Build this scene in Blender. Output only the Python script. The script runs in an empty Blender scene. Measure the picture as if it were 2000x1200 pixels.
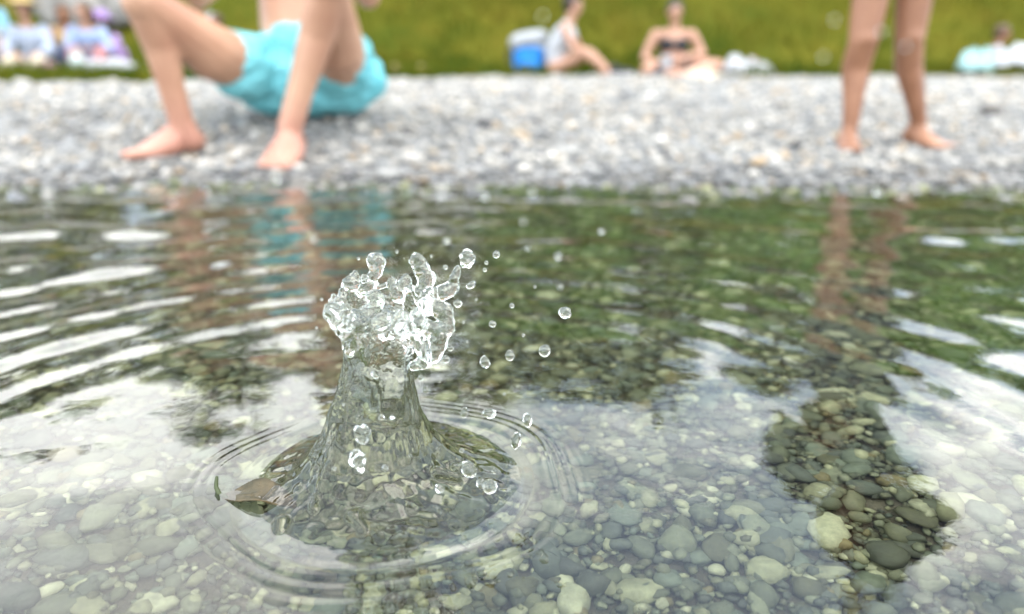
import bpy, bmesh, math, random
import numpy as np
from mathutils import Vector, Matrix, noise as mnoise

random.seed(7); rng = np.random.default_rng(11)
SC = bpy.context.scene
COL = SC.collection
R = math.radians

# ------------------------------------------------------------------ camera
H_CAM, PITCH, FPX = 0.35, R(17.5), 1510.0            # metres, radians, focal length in photo pixels
cam_d = bpy.data.cameras.new('camera'); cam = bpy.data.objects.new('camera', cam_d); COL.objects.link(cam)
cam.location = (0, 0, H_CAM); cam.rotation_euler = (math.pi/2 - PITCH, 0, 0)
cam_d.sensor_width = 36; cam_d.lens = 36*FPX/2000
cam_d.clip_start = 0.02; cam_d.clip_end = 600
cam_d.dof.use_dof = True; cam_d.dof.focus_distance = 0.665; cam_d.dof.aperture_fstop = 2.3
SC.camera = cam

# ------------------------------------------------------------------ sky, sun, exposure
SUN_EL, SUN_AZ = R(60), R(68)                         # azimuth clockwise from +Y: high on the right, a little behind the bathers
world = bpy.data.worlds.new('World'); SC.world = world; world.use_nodes = True
nt = world.node_tree; nt.nodes.clear()
def wn(t, **k):
    n = nt.nodes.new(t)
    for a, v in k.items(): setattr(n, a, v)
    return n
sky = wn('ShaderNodeTexSky', sky_type='NISHITA', sun_disc=False, sun_elevation=SUN_EL, sun_rotation=SUN_AZ, air_density=1.0, dust_density=1.2)
tc = wn('ShaderNodeTexCoord'); sep = wn('ShaderNodeSeparateXYZ'); nt.links.new(tc.outputs['Generated'], sep.inputs[0])
zz = wn('ShaderNodeMath', operation='ADD'); nt.links.new(sep.outputs['Z'], zz.inputs[0]); zz.inputs[1].default_value = 0.18
zm = wn('ShaderNodeMath', operation='MAXIMUM'); nt.links.new(zz.outputs[0], zm.inputs[0]); zm.inputs[1].default_value = 0.05
dx = wn('ShaderNodeMath', operation='DIVIDE'); nt.links.new(sep.outputs['X'], dx.inputs[0]); nt.links.new(zm.outputs[0], dx.inputs[1])
dy = wn('ShaderNodeMath', operation='DIVIDE'); nt.links.new(sep.outputs['Y'], dy.inputs[0]); nt.links.new(zm.outputs[0], dy.inputs[1])
cmb = wn('ShaderNodeCombineXYZ'); nt.links.new(dx.outputs[0], cmb.inputs[0]); nt.links.new(dy.outputs[0], cmb.inputs[1]); cmb.inputs[2].default_value = 27.7
n1 = wn('ShaderNodeTexNoise'); n1.inputs['Scale'].default_value = 1.15; n1.inputs['Detail'].default_value = 7; n1.inputs['Roughness'].default_value = 0.55; n1.inputs['Distortion'].default_value = 0.35
nt.links.new(cmb.outputs[0], n1.inputs['Vector'])
cr = wn('ShaderNodeValToRGB'); cr.color_ramp.elements[0].position = 0.47; cr.color_ramp.elements[1].position = 0.58
nt.links.new(n1.outputs['Fac'], cr.inputs[0])
n2 = wn('ShaderNodeTexNoise'); n2.inputs['Scale'].default_value = 2.6; n2.inputs['Detail'].default_value = 4
nt.links.new(cmb.outputs[0], n2.inputs['Vector'])
cr2 = wn('ShaderNodeValToRGB'); cr2.color_ramp.elements[0].position = 0.3; cr2.color_ramp.elements[1].position = 0.7
cr2.color_ramp.elements[0].color = (27, 28, 30, 1); cr2.color_ramp.elements[1].color = (64, 63.5, 62, 1)
nt.links.new(n2.outputs['Fac'], cr2.inputs[0])
boost = wn('ShaderNodeMix', data_type='RGBA', blend_type='MULTIPLY'); boost.inputs[0].default_value = 1; boost.clamp_result = False
nt.links.new(sky.outputs[0], boost.inputs[6]); boost.inputs[7].default_value = (2.3, 1.75, 1.4, 1)
veil = wn('ShaderNodeMix', data_type='RGBA'); veil.clamp_result = False; veil.inputs[0].default_value = 0.65      # thin high haze
nt.links.new(boost.outputs[2], veil.inputs[6]); veil.inputs[7].default_value = (20.5, 25.5, 32.5, 1)
mx = wn('ShaderNodeMix', data_type='RGBA'); mx.clamp_result = False
nt.links.new(cr.outputs[0], mx.inputs[0]); nt.links.new(veil.outputs[2], mx.inputs[6]); nt.links.new(cr2.outputs[0], mx.inputs[7])
bg = wn('ShaderNodeBackground'); bg.inputs[1].default_value = 0.15; nt.links.new(mx.outputs[2], bg.inputs[0])
wo = wn('ShaderNodeOutputWorld'); nt.links.new(bg.outputs[0], wo.inputs[0])

sd = bpy.data.lights.new('sun', 'SUN'); sun = bpy.data.objects.new('sun', sd); COL.objects.link(sun)
sd.energy = 2.0; sd.angle = R(30); sd.color = (1, 0.93, 0.82)
sdir = Vector((math.sin(SUN_AZ)*math.cos(SUN_EL), math.cos(SUN_AZ)*math.cos(SUN_EL), math.sin(SUN_EL)))
sun.rotation_euler = sdir.to_track_quat('Z', 'Y').to_euler()

SC.view_settings.view_transform = 'Standard'; SC.view_settings.look = 'None'
SC.view_settings.gamma = 1; SC.view_settings.use_curve_mapping = False
SC.view_settings.exposure = -0.18
cy = SC.cycles
SC.render.engine = 'CYCLES'
cy.use_denoising = True; cy.sampling_pattern = 'TABULATED_SOBOL'
cy.caustics_refractive = True; cy.caustics_reflective = True; cy.blur_glossy = 0.6
cy.max_bounces = 14; cy.transmission_bounces = 14; cy.glossy_bounces = 6; cy.diffuse_bounces = 3
cy.sample_clamp_indirect = 8

# ------------------------------------------------------------------ helpers
CP, SP = math.cos(PITCH), math.sin(PITCH)
def P(px, py, Y):
    """World point at depth Y that photo pixel (px, py) looks at."""
    u = (px-1000)/FPX; v = (600-py)/FPX
    t = Y/(CP + v*SP)
    return Vector((u*t, Y, H_CAM + t*(-SP + v*CP)))
def PW(px, py, z=0.0):
    """World point at height z."""
    u = (px-1000)/FPX; v = (600-py)/FPX
    t = (z-H_CAM)/(-SP + v*CP)
    return Vector((u*t, t*(CP + v*SP), z))

def link(o, parent=None, mat=None):
    COL.objects.link(o)
    if parent: o.parent = parent
    if mat and o.type == 'MESH':
        o.data.materials.clear(); o.data.materials.append(mat)
    return o
def tag(o, label=None, cat=None, group=None, kind=None):
    if label: o['label'] = label
    if cat: o['category'] = cat
    if group: o['group'] = group
    if kind: o['kind'] = kind
    return o
def empty(name, loc, label, cat, group=None):
    o = bpy.data.objects.new(name, None); o.location = loc; o.empty_display_size = 0.05
    COL.objects.link(o)
    return tag(o, label, cat, group)
def np_mesh(name, V, F, smooth=True):
    """V (n,3), F (m,k) all faces with k corners."""
    me = bpy.data.meshes.new(name)
    V = np.asarray(V, dtype=np.float32); F = np.asarray(F, dtype=np.int32)
    m, k = F.shape
    me.vertices.add(len(V)); me.vertices.foreach_set('co', V.ravel())
    me.loops.add(m*k); me.loops.foreach_set('vertex_index', F.ravel())
    me.polygons.add(m); me.polygons.foreach_set('loop_start', np.arange(0, m*k, k, dtype=np.int32))
    me.update(calc_edges=True)
    if smooth: me.polygons.foreach_set('use_smooth', np.ones(m, dtype=bool))
    return me
def grid_mesh(name, xs, ys, zf):
    X, Y = np.meshgrid(xs, ys)
    Z = zf(X, Y)
    nx, ny = len(xs), len(ys)
    i = np.arange(nx*ny).reshape(ny, nx)
    F = np.stack([i[:-1, :-1], i[:-1, 1:], i[1:, 1:], i[1:, :-1]], -1).reshape(-1, 4)
    return np_mesh(name, np.stack([X, Y, Z], -1).reshape(-1, 3), F)

# value noise in numpy, smooth and non repeating at the scales used
_pn = rng.random((64, 64))
def vnoise(x, y, s, o=0):
    x = np.asarray(x, float)*s + o*7.31; y = np.asarray(y, float)*s + o*3.17
    xi = np.floor(x).astype(int); yi = np.floor(y).astype(int)
    fx = x-xi; fy = y-yi; fx = fx*fx*(3-2*fx); fy = fy*fy*(3-2*fy)
    g = lambda a, b: _pn[a % 64, b % 64]
    return (g(xi, yi)*(1-fx)*(1-fy) + g(xi+1, yi)*fx*(1-fy) + g(xi, yi+1)*(1-fx)*fy + g(xi+1, yi+1)*fx*fy) - 0.5

# ---- capsule soup -> one continuous surface
def cap(p0, r0, p1=None, r1=None, flat=None):
    """round cone p0(r0)-p1(r1); flat=(direction, factor) squeezes the cross-section."""
    p0 = Vector(p0); p1 = Vector(p1) if p1 is not None else p0.copy(); r1 = r0 if r1 is None else r1
    return (p0, r0, p1, r1, flat)
def cap_geo(c, seg=14, n=5):
    p0, r0, p1, r1, flat = c
    ax = p1-p0
    L = ax.length
    ax = ax/L if L > 1e-6 else Vector((0, 0, 1))
    e1 = ax.orthogonal().normalized(); e2 = ax.cross(e1)
    rings = []
    for i in range(n+1):
        a = math.pi/2*(i/n - 1); rings.append((p0 + ax*(r0*math.sin(a)), r0*math.cos(a)))
    for i in range(n+1):
        a = math.pi/2*(i/n); rings.append((p1 + ax*(r1*math.sin(a)), r1*math.cos(a)))
    V = []; F = []
    V.append(rings[0][0])
    for k, (c0, rr) in enumerate(rings[1:-1]):
        for j in range(seg):
            t = 2*math.pi*j/seg
            V.append(c0 + e1*(rr*math.cos(t)) + e2*(rr*math.sin(t)))
    V.append(rings[-1][0])
    nr = len(rings)-2
    for j in range(seg): F.append((0, 1+(j+1) % seg, 1+j))
    for k in range(nr-1):
        for j in range(seg):
            a = 1+k*seg+j; b = 1+k*seg+(j+1) % seg
            F.append((a, b, b+seg, a+seg))
    last = len(V)-1; o = 1+(nr-1)*seg
    for j in range(seg): F.append((o+j, o+(j+1) % seg, last))
    if flat:
        d = Vector(flat[0]).normalized(); f = flat[1]
        mid = (p0+p1)/2
        d2 = (d - ax*d.dot(ax)) if L > 1e-6 else d
        if d2.length > 1e-6:
            d2.normalize()
            V = [v + d2*((v-mid).dot(d2)*(f-1)) for v in V]
    return V, F
def blob(name, caps, mat, parent, voxel=0.01, smooth=4, base=(0, 0, 0), post=None, seg=14, extra=None):
    V = []; F = []
    for c in caps:
        v, f = cap_geo(c, seg); o = len(V); V += v; F += [tuple(i+o for i in q) for q in f]
    if extra:
        for v, f in extra:
            o = len(V); V += [Vector(q) for q in v]; F += [tuple(i+o for i in q) for q in f]
    base = Vector(base)
    me = bpy.data.meshes.new('soup'); me.from_pydata([v-base for v in V], [], F); me.update()
    o = bpy.data.objects.new('soup', me); COL.objects.link(o)
    m = o.modifiers.new('r', 'REMESH'); m.mode = 'VOXEL'; m.voxel_size = voxel; m.use_smooth_shade = True
    if smooth:
        s = o.modifiers.new('s', 'SMOOTH'); s.factor = 0.5; s.iterations = smooth
    dg = bpy.context.evaluated_depsgraph_get()
    out = bpy.data.meshes.new_from_object(o.evaluated_get(dg), depsgraph=dg)
    bpy.data.objects.remove(o); bpy.data.meshes.remove(me)
    out.name = name
    out.polygons.foreach_set('use_smooth', np.ones(len(out.polygons), dtype=bool))
    if post: post(out)
    ob = bpy.data.objects.new(name, out)
    return link(ob, parent, mat)
def limb(*pr):
    return [cap(pr[i][0], pr[i][1], pr[i+1][0], pr[i+1][1]) for i in range(len(pr)-1)]
def lathe_geo(prof, seg=64, center=(0, 0, 0), wob=None):
    V = []; F = []
    for k, (r, z) in enumerate(prof):
        for j in range(seg):
            t = 2*math.pi*j/seg
            q = r if wob is None else r*wob(t, z)
            V.append(Vector((center[0]+q*math.cos(t), center[1]+q*math.sin(t), center[2]+z)))
    for k in range(len(prof)-1):
        for j in range(seg):
            a = k*seg+j; b = k*seg+(j+1) % seg
            F.append((a, b, b+seg, a+seg))
    F.append(tuple(reversed(range(seg)))); F.append(tuple((len(prof)-1)*seg+j for j in range(seg)))
    return V, F

# ------------------------------------------------------------------ materials
def mat_new(name):
    m = bpy.data.materials.new(name); m.use_nodes = True
    t = m.node_tree; b = t.nodes['Principled BSDF']
    return m, t, b
def nd(t, kind, **ins):
    n = t.nodes.new(kind)
    for k, v in ins.items(): n.inputs[k].default_value = v
    return n
def mottled(name, c0, c1, scale=8, rough=0.6, bump=0.0, bscale=60, detail=4, spec=0.4, sss=0.0):
    m, t, b = mat_new(name)
    co = t.nodes.new('ShaderNodeTexCoord')
    n = nd(t, 'ShaderNodeTexNoise', Scale=scale, Detail=detail); t.links.new(co.outputs['Object'], n.inputs['Vector'])
    r = t.nodes.new('ShaderNodeValToRGB'); r.color_ramp.elements[0].position = 0.32; r.color_ramp.elements[1].position = 0.68
    r.color_ramp.elements[0].color = (*c0, 1); r.color_ramp.elements[1].color = (*c1, 1)
    t.links.new(n.outputs['Fac'], r.inputs[0]); t.links.new(r.outputs[0], b.inputs['Base Color'])
    b.inputs['Roughness'].default_value = rough; b.inputs['Specular IOR Level'].default_value = spec
    if sss:
        b.inputs['Subsurface Weight'].default_value = sss; b.inputs['Subsurface Radius'].default_value = (0.012, 0.005, 0.003); b.inputs['Subsurface Scale'].default_value = 1
    if bump:
        n2 = nd(t, 'ShaderNodeTexNoise', Scale=bscale, Detail=5); t.links.new(co.outputs['Object'], n2.inputs['Vector'])
        bp = nd(t, 'ShaderNodeBump', Strength=bump, Distance=0.01); t.links.new(n2.outputs['Fac'], bp.inputs['Height']); t.links.new(bp.outputs[0], b.inputs['Normal'])
    return m

def pebble_mat(name, stops, wet_line=None, algae=None):
    m, t, b = mat_new(name)
    g = t.nodes.new('ShaderNodeNewGeometry'); oi = t.nodes.new('ShaderNodeObjectInfo')
    ad = t.nodes.new('ShaderNodeMath'); ad.operation = 'ADD'
    t.links.new(g.outputs['Random Per Island'], ad.inputs[0]); t.links.new(oi.outputs['Random'], ad.inputs[1])
    fr = t.nodes.new('ShaderNodeMath'); fr.operation = 'FRACT'; t.links.new(ad.outputs[0], fr.inputs[0])
    r = t.nodes.new('ShaderNodeValToRGB'); r.color_ramp.interpolation = 'CONSTANT'
    while len(r.color_ramp.elements) > 1: r.color_ramp.elements.remove(r.color_ramp.elements[-1])
    r.color_ramp.elements[0].position = 0; r.color_ramp.elements[0].color = (*stops[0][1], 1)
    for p_, c in stops[1:]:
        e = r.color_ramp.elements.new(p_); e.color = (*c, 1)
    t.links.new(fr.outputs[0], r.inputs[0])
    # grain and veins over each stone
    n = nd(t, 'ShaderNodeTexNoise', Scale=95, Detail=6, Roughness=0.65); t.links.new(g.outputs['Position'], n.inputs['Vector'])
    rm = nd(t, 'ShaderNodeMapRange'); rm.inputs['From Min'].default_value = 0.3; rm.inputs['From Max'].default_value = 0.7
    rm.inputs['To Min'].default_value = 0.62; rm.inputs['To Max'].default_value = 1.3
    t.links.new(n.outputs['Fac'], rm.inputs['Value'])
    mu = t.nodes.new('ShaderNodeMix'); mu.data_type = 'RGBA'; mu.blend_type = 'MULTIPLY'; mu.inputs[0].default_value = 1
    t.links.new(r.outputs[0], mu.inputs[6]); t.links.new(rm.outputs[0], mu.inputs[7])
    out = mu.outputs[2]
    if algae:
        n3 = nd(t, 'ShaderNodeTexNoise', Scale=16, Detail=4); t.links.new(g.outputs['Position'], n3.inputs['Vector'])
        ra = nd(t, 'ShaderNodeMapRange'); ra.inputs['From Min'].default_value = 0.45; ra.inputs['From Max'].default_value = 0.7
        ra.inputs['To Min'].default_value = 0.05; ra.inputs['To Max'].default_value = 0.55
        t.links.new(n3.outputs['Fac'], ra.inputs['Value'])
        ma = t.nodes.new('ShaderNodeMix'); ma.data_type = 'RGBA'
        t.links.new(ra.outputs[0], ma.inputs[0]); t.links.new(out, ma.inputs[6]); ma.inputs[7].default_value = (*algae, 1)
        out = ma.outputs[2]
    b.inputs['Roughness'].default_value = 0.75
    if wet_line:
        sp = t.nodes.new('ShaderNodeSeparateXYZ'); t.links.new(g.outputs['Position'], sp.inputs[0])
        n4 = nd(t, 'ShaderNodeTexNoise', Scale=5, Detail=4); t.links.new(g.outputs['Position'], n4.inputs['Vector'])
        sc = t.nodes.new('ShaderNodeMath'); sc.operation = 'MULTIPLY_ADD'; t.links.new(n4.outputs['Fac'], sc.inputs[0]); sc.inputs[1].default_value = -0.05
        t.links.new(sp.outputs['Z'], sc.inputs[2])
        rw = nd(t, 'ShaderNodeMapRange'); rw.inputs['From Min'].default_value = wet_line-0.03; rw.inputs['From Max'].default_value = wet_line+0.012-0.025
        rw.inputs['To Min'].default_value = 0.42; rw.inputs['To Max'].default_value = 1
        t.links.new(sc.outputs[0], rw.inputs['Value'])
        mw = t.nodes.new('ShaderNodeMix'); mw.data_type = 'RGBA'; mw.blend_type = 'MULTIPLY'; mw.inputs[0].default_value = 1
        t.links.new(out, mw.inputs[6]); t.links.new(rw.outputs[0], mw.inputs[7]); out = mw.outputs[2]
        rr = nd(t, 'ShaderNodeMapRange'); rr.inputs['From Min'].default_value = 0.42; rr.inputs['From Max'].default_value = 1
        rr.inputs['To Min'].default_value = 0.25; rr.inputs['To Max'].default_value = 0.8
        t.links.new(rw.outputs[0], rr.inputs['Value']); t.links.new(rr.outputs[0], b.inputs['Roughness'])
    t.links.new(out, b.inputs['Base Color'])
    bp = nd(t, 'ShaderNodeBump', Strength=0.35, Distance=0.003); t.links.new(n.outputs['Fac'], bp.inputs['Height']); t.links.new(bp.outputs[0], b.inputs['Normal'])
    return m

M = {}
M['bed_pebble'] = pebble_mat('bed_pebble', [
    (0.00, (0.073, 0.082, 0.043)), (0.14, (0.052, 0.062, 0.038)), (0.28, (0.094, 0.098, 0.048)), (0.40, (0.058, 0.059, 0.024)),
    (0.50, (0.127, 0.138, 0.074)), (0.60, (0.040, 0.046, 0.028)), (0.68, (0.089, 0.107, 0.064)), (0.77, (0.180, 0.183, 0.093)),
    (0.83, (0.241, 0.245, 0.129)), (0.89, (0.113, 0.096, 0.034)), (0.915, (0.271, 0.276, 0.160)), (0.965, (0.069, 0.077, 0.038))], algae=(0.052, 0.054, 0.015))
M['beach_pebble'] = pebble_mat('beach_pebble', [
    (0.00, (0.267, 0.261, 0.239)), (0.14, (0.196, 0.197, 0.187)), (0.27, (0.338, 0.317, 0.275)), (0.40, (0.231, 0.227, 0.212)), (0.52, (0.142, 0.142, 0.136)),
    (0.60, (0.383, 0.360, 0.319)), (0.70, (0.294, 0.270, 0.223)), (0.80, (0.214, 0.214, 0.207)), (0.87, (0.498, 0.471, 0.415)), (0.925, (0.330, 0.240, 0.143)), (0.955, (0.089, 0.086, 0.084)), (0.98, (0.427, 0.343, 0.239))], wet_line=0.022)
M['bed_soil'] = mottled('bed_soil', (0.045, 0.041, 0.022), (0.083, 0.075, 0.045), 30, 0.9, 0.5, 120)
M['beach_soil'] = mottled('beach_soil', (.14, .14, .135), (.27, .27, .26), 60, 0.95, 0.8, 150)
M['turf'] = mottled('turf', (.042, .056, .005), (.10, .092, .010), 0.9, 0.95, 0.8, 14, detail=8, spec=.05)
M['foliage_dark'] = mottled('foliage_dark', (.022, .026, .006), (.050, .048, .010), 1.2, 0.75)
M['foliage_light'] = mottled('foliage_light', (.13, .27, .03), (.20, .36, .05), 1.0, 0.7)
for nm in ('foliage_dark', 'foliage_light'):
    t = M[nm].node_tree; b = t.nodes['Principled BSDF']; b.inputs['Specular IOR Level'].default_value = .15
    tr = t.nodes.new('ShaderNodeBsdfTranslucent'); ad = t.nodes.new('ShaderNodeMixShader'); ad.inputs[0].default_value = .35
    t.links.new(b.inputs['Base Color'].links[0].from_socket, tr.inputs[0]); t.links.new(b.outputs[0], ad.inputs[1]); t.links.new(tr.outputs[0], ad.inputs[2])
    t.links.new(ad.outputs[0], t.nodes['Material Output'].inputs[0])
M['bark'] = mottled('bark', (.06, .045, .03), (.13, .10, .07), 9, 0.9, 0.8, 40)
M['skin_fair'] = mottled('skin_fair', (.36, .185, .115), (.475, .275, .175), 6, 0.42, 0.15, 60, detail=7)
M['skin_tan'] = mottled('skin_tan', (.195, .086, .044), (.300, .145, .080), 7, 0.42, 0.15, 60, detail=7)
M['skin_mid'] = mottled('skin_mid', (0.376, 0.200, 0.132), (0.424, 0.240, 0.160), 9, 0.5)
t = M['skin_fair'].node_tree; b = t.nodes['Principled BSDF']; g = t.nodes.new('ShaderNodeNewGeometry'); sp = t.nodes.new('ShaderNodeSeparateXYZ')
t.links.new(g.outputs['Position'], sp.inputs[0]); mr = nd(t, 'ShaderNodeMapRange'); mr.inputs['From Min'].default_value = .28; mr.inputs['From Max'].default_value = .10
t.links.new(sp.outputs['Z'], mr.inputs['Value']); mm = t.nodes.new('ShaderNodeMix'); mm.data_type = 'RGBA'; mm.blend_type = 'MULTIPLY'
t.links.new(mr.outputs[0], mm.inputs[0]); t.links.new(b.inputs['Base Color'].links[0].from_socket, mm.inputs[6]); mm.inputs[7].default_value = (1.03, .93, 1.04, 1)
t.links.new(mm.outputs[2], b.inputs['Base Color'])                    # feet are pinker than shins
M['swim_teal'] = mottled('swim_teal', (.11, .40, .44), (.165, .49, .525), 9, 0.75, 0.6, 22)
M['navy'] = mottled('navy', (.012, .016, .04), (.025, .03, .07), 14, 0.7, 0.4, 30)
M['black'] = mottled('black', (.010, .010, .012), (.022, .021, .024), 14, 0.7, 0.3, 40)
M['white_cloth'] = mottled('white_cloth', (0.372, 0.378, 0.396), (0.433, 0.439, 0.452), 10, 0.85, 0.6, 25)
M['pale_blue'] = mottled('pale_blue', (0.285, 0.335, 0.421), (0.359, 0.396, 0.464), 10, 0.85, 0.6, 20)
M['light_blue'] = mottled('light_blue', (.20, .27, .42), (.30, .37, .52), 10, 0.85, 0.5, 20)
M['sky_blue'] = mottled('sky_blue', (0.144, 0.331, 0.432), (0.202, 0.389, 0.475), 10, 0.85, 0.5, 20)
M['lilac'] = mottled('lilac', (0.331, 0.216, 0.446), (0.396, 0.274, 0.504), 10, 0.85, 0.5, 20)
M['pink'] = mottled('pink', (0.396, 0.144, 0.259), (0.468, 0.194, 0.317), 10, 0.8, 0.4, 20)
M['rose'] = mottled('rose', (0.302, 0.130, 0.130), (0.346, 0.158, 0.158), 10, 0.8, 0.4, 20)
M['mint'] = mottled('mint', (0.396, 0.461, 0.432), (0.446, 0.504, 0.475), 10, 0.7, 0.3, 20)
M['cyan_cloth'] = mottled('cyan_cloth', (0.259, 0.432, 0.432), (0.331, 0.490, 0.482), 10, 0.85, 0.6, 20)
M['cream'] = mottled('cream', (0.418, 0.360, 0.259), (0.475, 0.418, 0.317), 10, 0.8, 0.4, 20)
M['straw'] = mottled('straw', (.42, .31, .13), (.55, .42, .20), 30, 0.9, 0.7, 120)
M['brown_hair'] = mottled('brown_hair', (.055, .030, .016), (.10, .055, .03), 30, 0.55, 0.6, 120)
M['dark_hair'] = mottled('dark_hair', (.012, .009, .008), (.03, .02, .017), 30, 0.5, 0.6, 120)
M['eye'] = mottled('eye', (.02, .015, .01), (.04, .03, .02), 30, 0.15)
M['bag_blue'] = mottled('bag_blue', (.002, .12, .40), (.006, .20, .52), 8, 0.6, 0.4, 30)
M['bag_grey'] = mottled('bag_grey', (.24, .25, .26), (.34, .35, .36), 8, 0.7, 0.5, 30)
M['sandal'] = mottled('sandal', (.33, .22, .10), (.46, .33, .17), 20, 0.8, 0.4, 50)
M['rock'] = mottled('rock', (.13, .125, .115), (.29, .275, .25), 3, 0.9, 0.9, 10, detail=8)
M['dark_rock'] = mottled('dark_rock', (.04, .035, .03), (.11, .095, .08), 25, 0.85, 0.7, 60)
M['leaf_brown'] = mottled('leaf_brown', (.035, .032, .013), (.095, .065, .024), 60, 0.5, 0.5, 120)
M['leaf_stem'] = mottled('leaf_stem', (.025, .035, .010), (.045, .06, .016), 60, 0.5)

def water_mat(name, tint, bump, scale):
    m, t, b = mat_new(name)
    b.inputs['Base Color'].default_value = (*tint, 1); b.inputs['Roughness'].default_value = 0.0
    b.inputs['IOR'].default_value = 1.38; b.inputs['Transmission Weight'].default_value = 1.0
    if bump:
        g = t.nodes.new('ShaderNodeNewGeometry')
        n = nd(t, 'ShaderNodeTexNoise', Scale=scale, Detail=2, Roughness=0.45); t.links.new(g.outputs['Position'], n.inputs['Vector'])
        bp = nd(t, 'ShaderNodeBump', Strength=bump, Distance=0.01); t.links.new(n.outputs['Fac'], bp.inputs['Height']); t.links.new(bp.outputs[0], b.inputs['Normal'])
    return m
M['lake_water'] = water_mat('lake_water', (.93, .97, .93), 0.012, 55)
M['clear_water'] = water_mat('clear_water', (.925, .95, .895), 0, 1)

# ------------------------------------------------------------------ terrain heights
def zground(x, y):
    x = np.asarray(x, float); y = np.asarray(y, float)
    k = 1/(1+np.exp(-(x-0.15)/0.28))                               # 0: steep left shore, 1: gentle right shore
    shore = 2.36 - 0.08*k + 0.08*vnoise(x, y*0, 0.9, 3) + 0.04*vnoise(x, y*0, 3.1, 5)
    d = y - shore
    left = np.interp(d, [-60, -12, -3, -1.6, -0.45, 0, .43, .90, 2.3, 5.8, 8.5], [-3.5, -1.6, -.25, -.125, -.05, 0, .040, .163, .195, .20, .235])
    right = np.interp(d, [-60, -12, -3, -1.6, -0.45, 0, .40, .92, 2.3, 5.8, 8.5], [-3.5, -1.6, -.25, -.125, -.045, 0, .022, .05, .135, .20, .235])
    z = left*(1-k) + right*k
    bank = np.interp(y, [0, 10.8, 11.6, 15.5, 17, 30, 80, 260], [0, 0, .12, 2.35, 2.6, 2.9, 4, 9])
    b2 = z + bank + np.where(y > 10, 0.28*vnoise(x, y, .35, 1)*np.clip((y-10)/3, 0, 1), 0)
    return b2 + 0.018*vnoise(x, y, 2.2, 2) + 0.008*vnoise(x, y, 8, 4)
def zg(x, y): return float(zground(np.array([x]), np.array([y]))[0])

def axis(fine0, fine1, step, far0, far1):
    a = list(np.arange(fine0, fine1+1e-6, step)); s = step; v = a[-1]
    while v < far1: s *= 1.35; v += s; a.append(v)
    s = step; v = a[0]; pre = []
    while v > far0: s *= 1.35; v -= s; pre.append(v)
    return np.array(pre[::-1] + a)
def ysplit(y0, y1, step): return np.linspace(y0, y1, max(2, int(round((y1-y0)/step))+1))

xs_f = axis(-3.5, 3.5, 0.05, -120, 120)
yl = np.concatenate([-np.geomspace(0.8, 120, 24)[::-1], ysplit(-0.75, 2.32, 0.05)])
lake_bed = link(bpy.data.objects.new('lake_bed', grid_mesh('lake_bed', xs_f, yl, zground)), None, M['bed_soil']); tag(lake_bed, kind='structure')
beach = link(bpy.data.objects.new('beach', grid_mesh('beach', xs_f, ysplit(2.32, 7.0, 0.06), zground)), None, M['beach_soil']); tag(beach, kind='structure')
xs_b = axis(-9, 9, 0.15, -160, 160)
yb = np.concatenate([ysplit(7.0, 18, 0.15), np.geomspace(18.4, 260, 22)])
meadow = link(bpy.data.objects.new('grass_bank', grid_mesh('grass_bank', axis(-9, 9, 0.15, -160, 160), yb, zground)), None, M['turf']); tag(meadow, kind='structure')

# ------------------------------------------------------------------ water sheet: polar grid around the splash
CX, CY = -0.112, 0.61
R0 = 0.110
amb = []
for i in range(26):
    lam = math.exp(random.uniform(math.log(.045), math.log(.55)))
    th = random.gauss(math.pi/2, 0.55) if i % 2 else random.uniform(0, 2*math.pi)
    amb.append((2*math.pi/lam, th, random.uniform(0, 6.28), lam*0.0026*random.uniform(.5, 1.3)))
def ang_noise(t, r, seed):
    return sum(math.cos(seed*1.7+k*2.1)*np.cos(k*t + seed*k + 0.9*k*r) for k in (1, 2, 3, 5))/2.4
def hwater(r, t):
    x = CX + r*np.cos(t); y = CY + r*np.sin(t)
    w = 1 + 0.5*ang_noise(t, r, 2.0)
    rr = r + 0.012*ang_noise(t, r*0, 5.0)
    h = 0.0006*np.exp(-((rr-.137)/.014)**2)*w*(.75+.5*ang_noise(t, r, 3.3)) - 0.0004*np.exp(-((rr-.122)/.010)**2)
    h += 0.00016*np.sin(2*math.pi*rr/.0105+1.5*ang_noise(t, r*0, 7.0))*np.exp(-((rr-.152)/.012)**2)*np.clip(w+.6*ang_noise(t, r*2, 8.2)-.35, 0, 2)
    h += 0.0003*(0.03+np.exp(-((t-4.25)/.65)**2)+.8*np.exp(-((t-.15)/.35)**2)+.8*np.exp(-((t-6.28)/.25)**2))*np.sin(2*math.pi*rr/.016+.6)*np.exp(-((rr-.163)/.017)**2)*(1+.6*ang_noise(t, r, 9.0))
    q = np.maximum(rr-.2, 0)
    ph = 2*math.pi/.11*np.log1p(.11*q/.055)
    env = np.clip((rr-.34)/.30, 0.0, 1)*np.exp(-np.maximum(rr-.75, 0)/.75)
    side = 0.80 - 0.42*np.cos(t)                                    # livelier on the left
    h += 0.00125*env*side*(0.055+.11*q)/.09*np.sin(ph+0.7*ang_noise(t, r, 4.0))*(1+.30*ang_noise(t, r*3, 6.0))
    cal = (0.30+0.70*np.clip((rr-.5)/.8, 0, 1))*(.8-.2*np.cos(t))
    far = np.clip((rr-.75)/.5, 0, 1)*np.clip((y-.7)/.4, 0, 1)
    h += far*.0016*np.sin(2*math.pi*y/.31 + 3.2*vnoise(x, y, .8, 9) + 1.1*x)*(1+.6*vnoise(x, y, .6, 12))
    h += far*.0008*np.sin(2*math.pi*y/.17 + 3.5*vnoise(x, y, 1.4, 10) - 1.7*x)*(1+1.4*vnoise(x, y, 1.7, 14))
    for k, th, p, a in amb:
        h += cal*a*np.sin(k*(x*math.cos(th)+y*math.sin(th)) + p + 1.2*vnoise(x, y, 1.6, 6))
    return h
rad = [R0]; s = 0.0013
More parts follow.
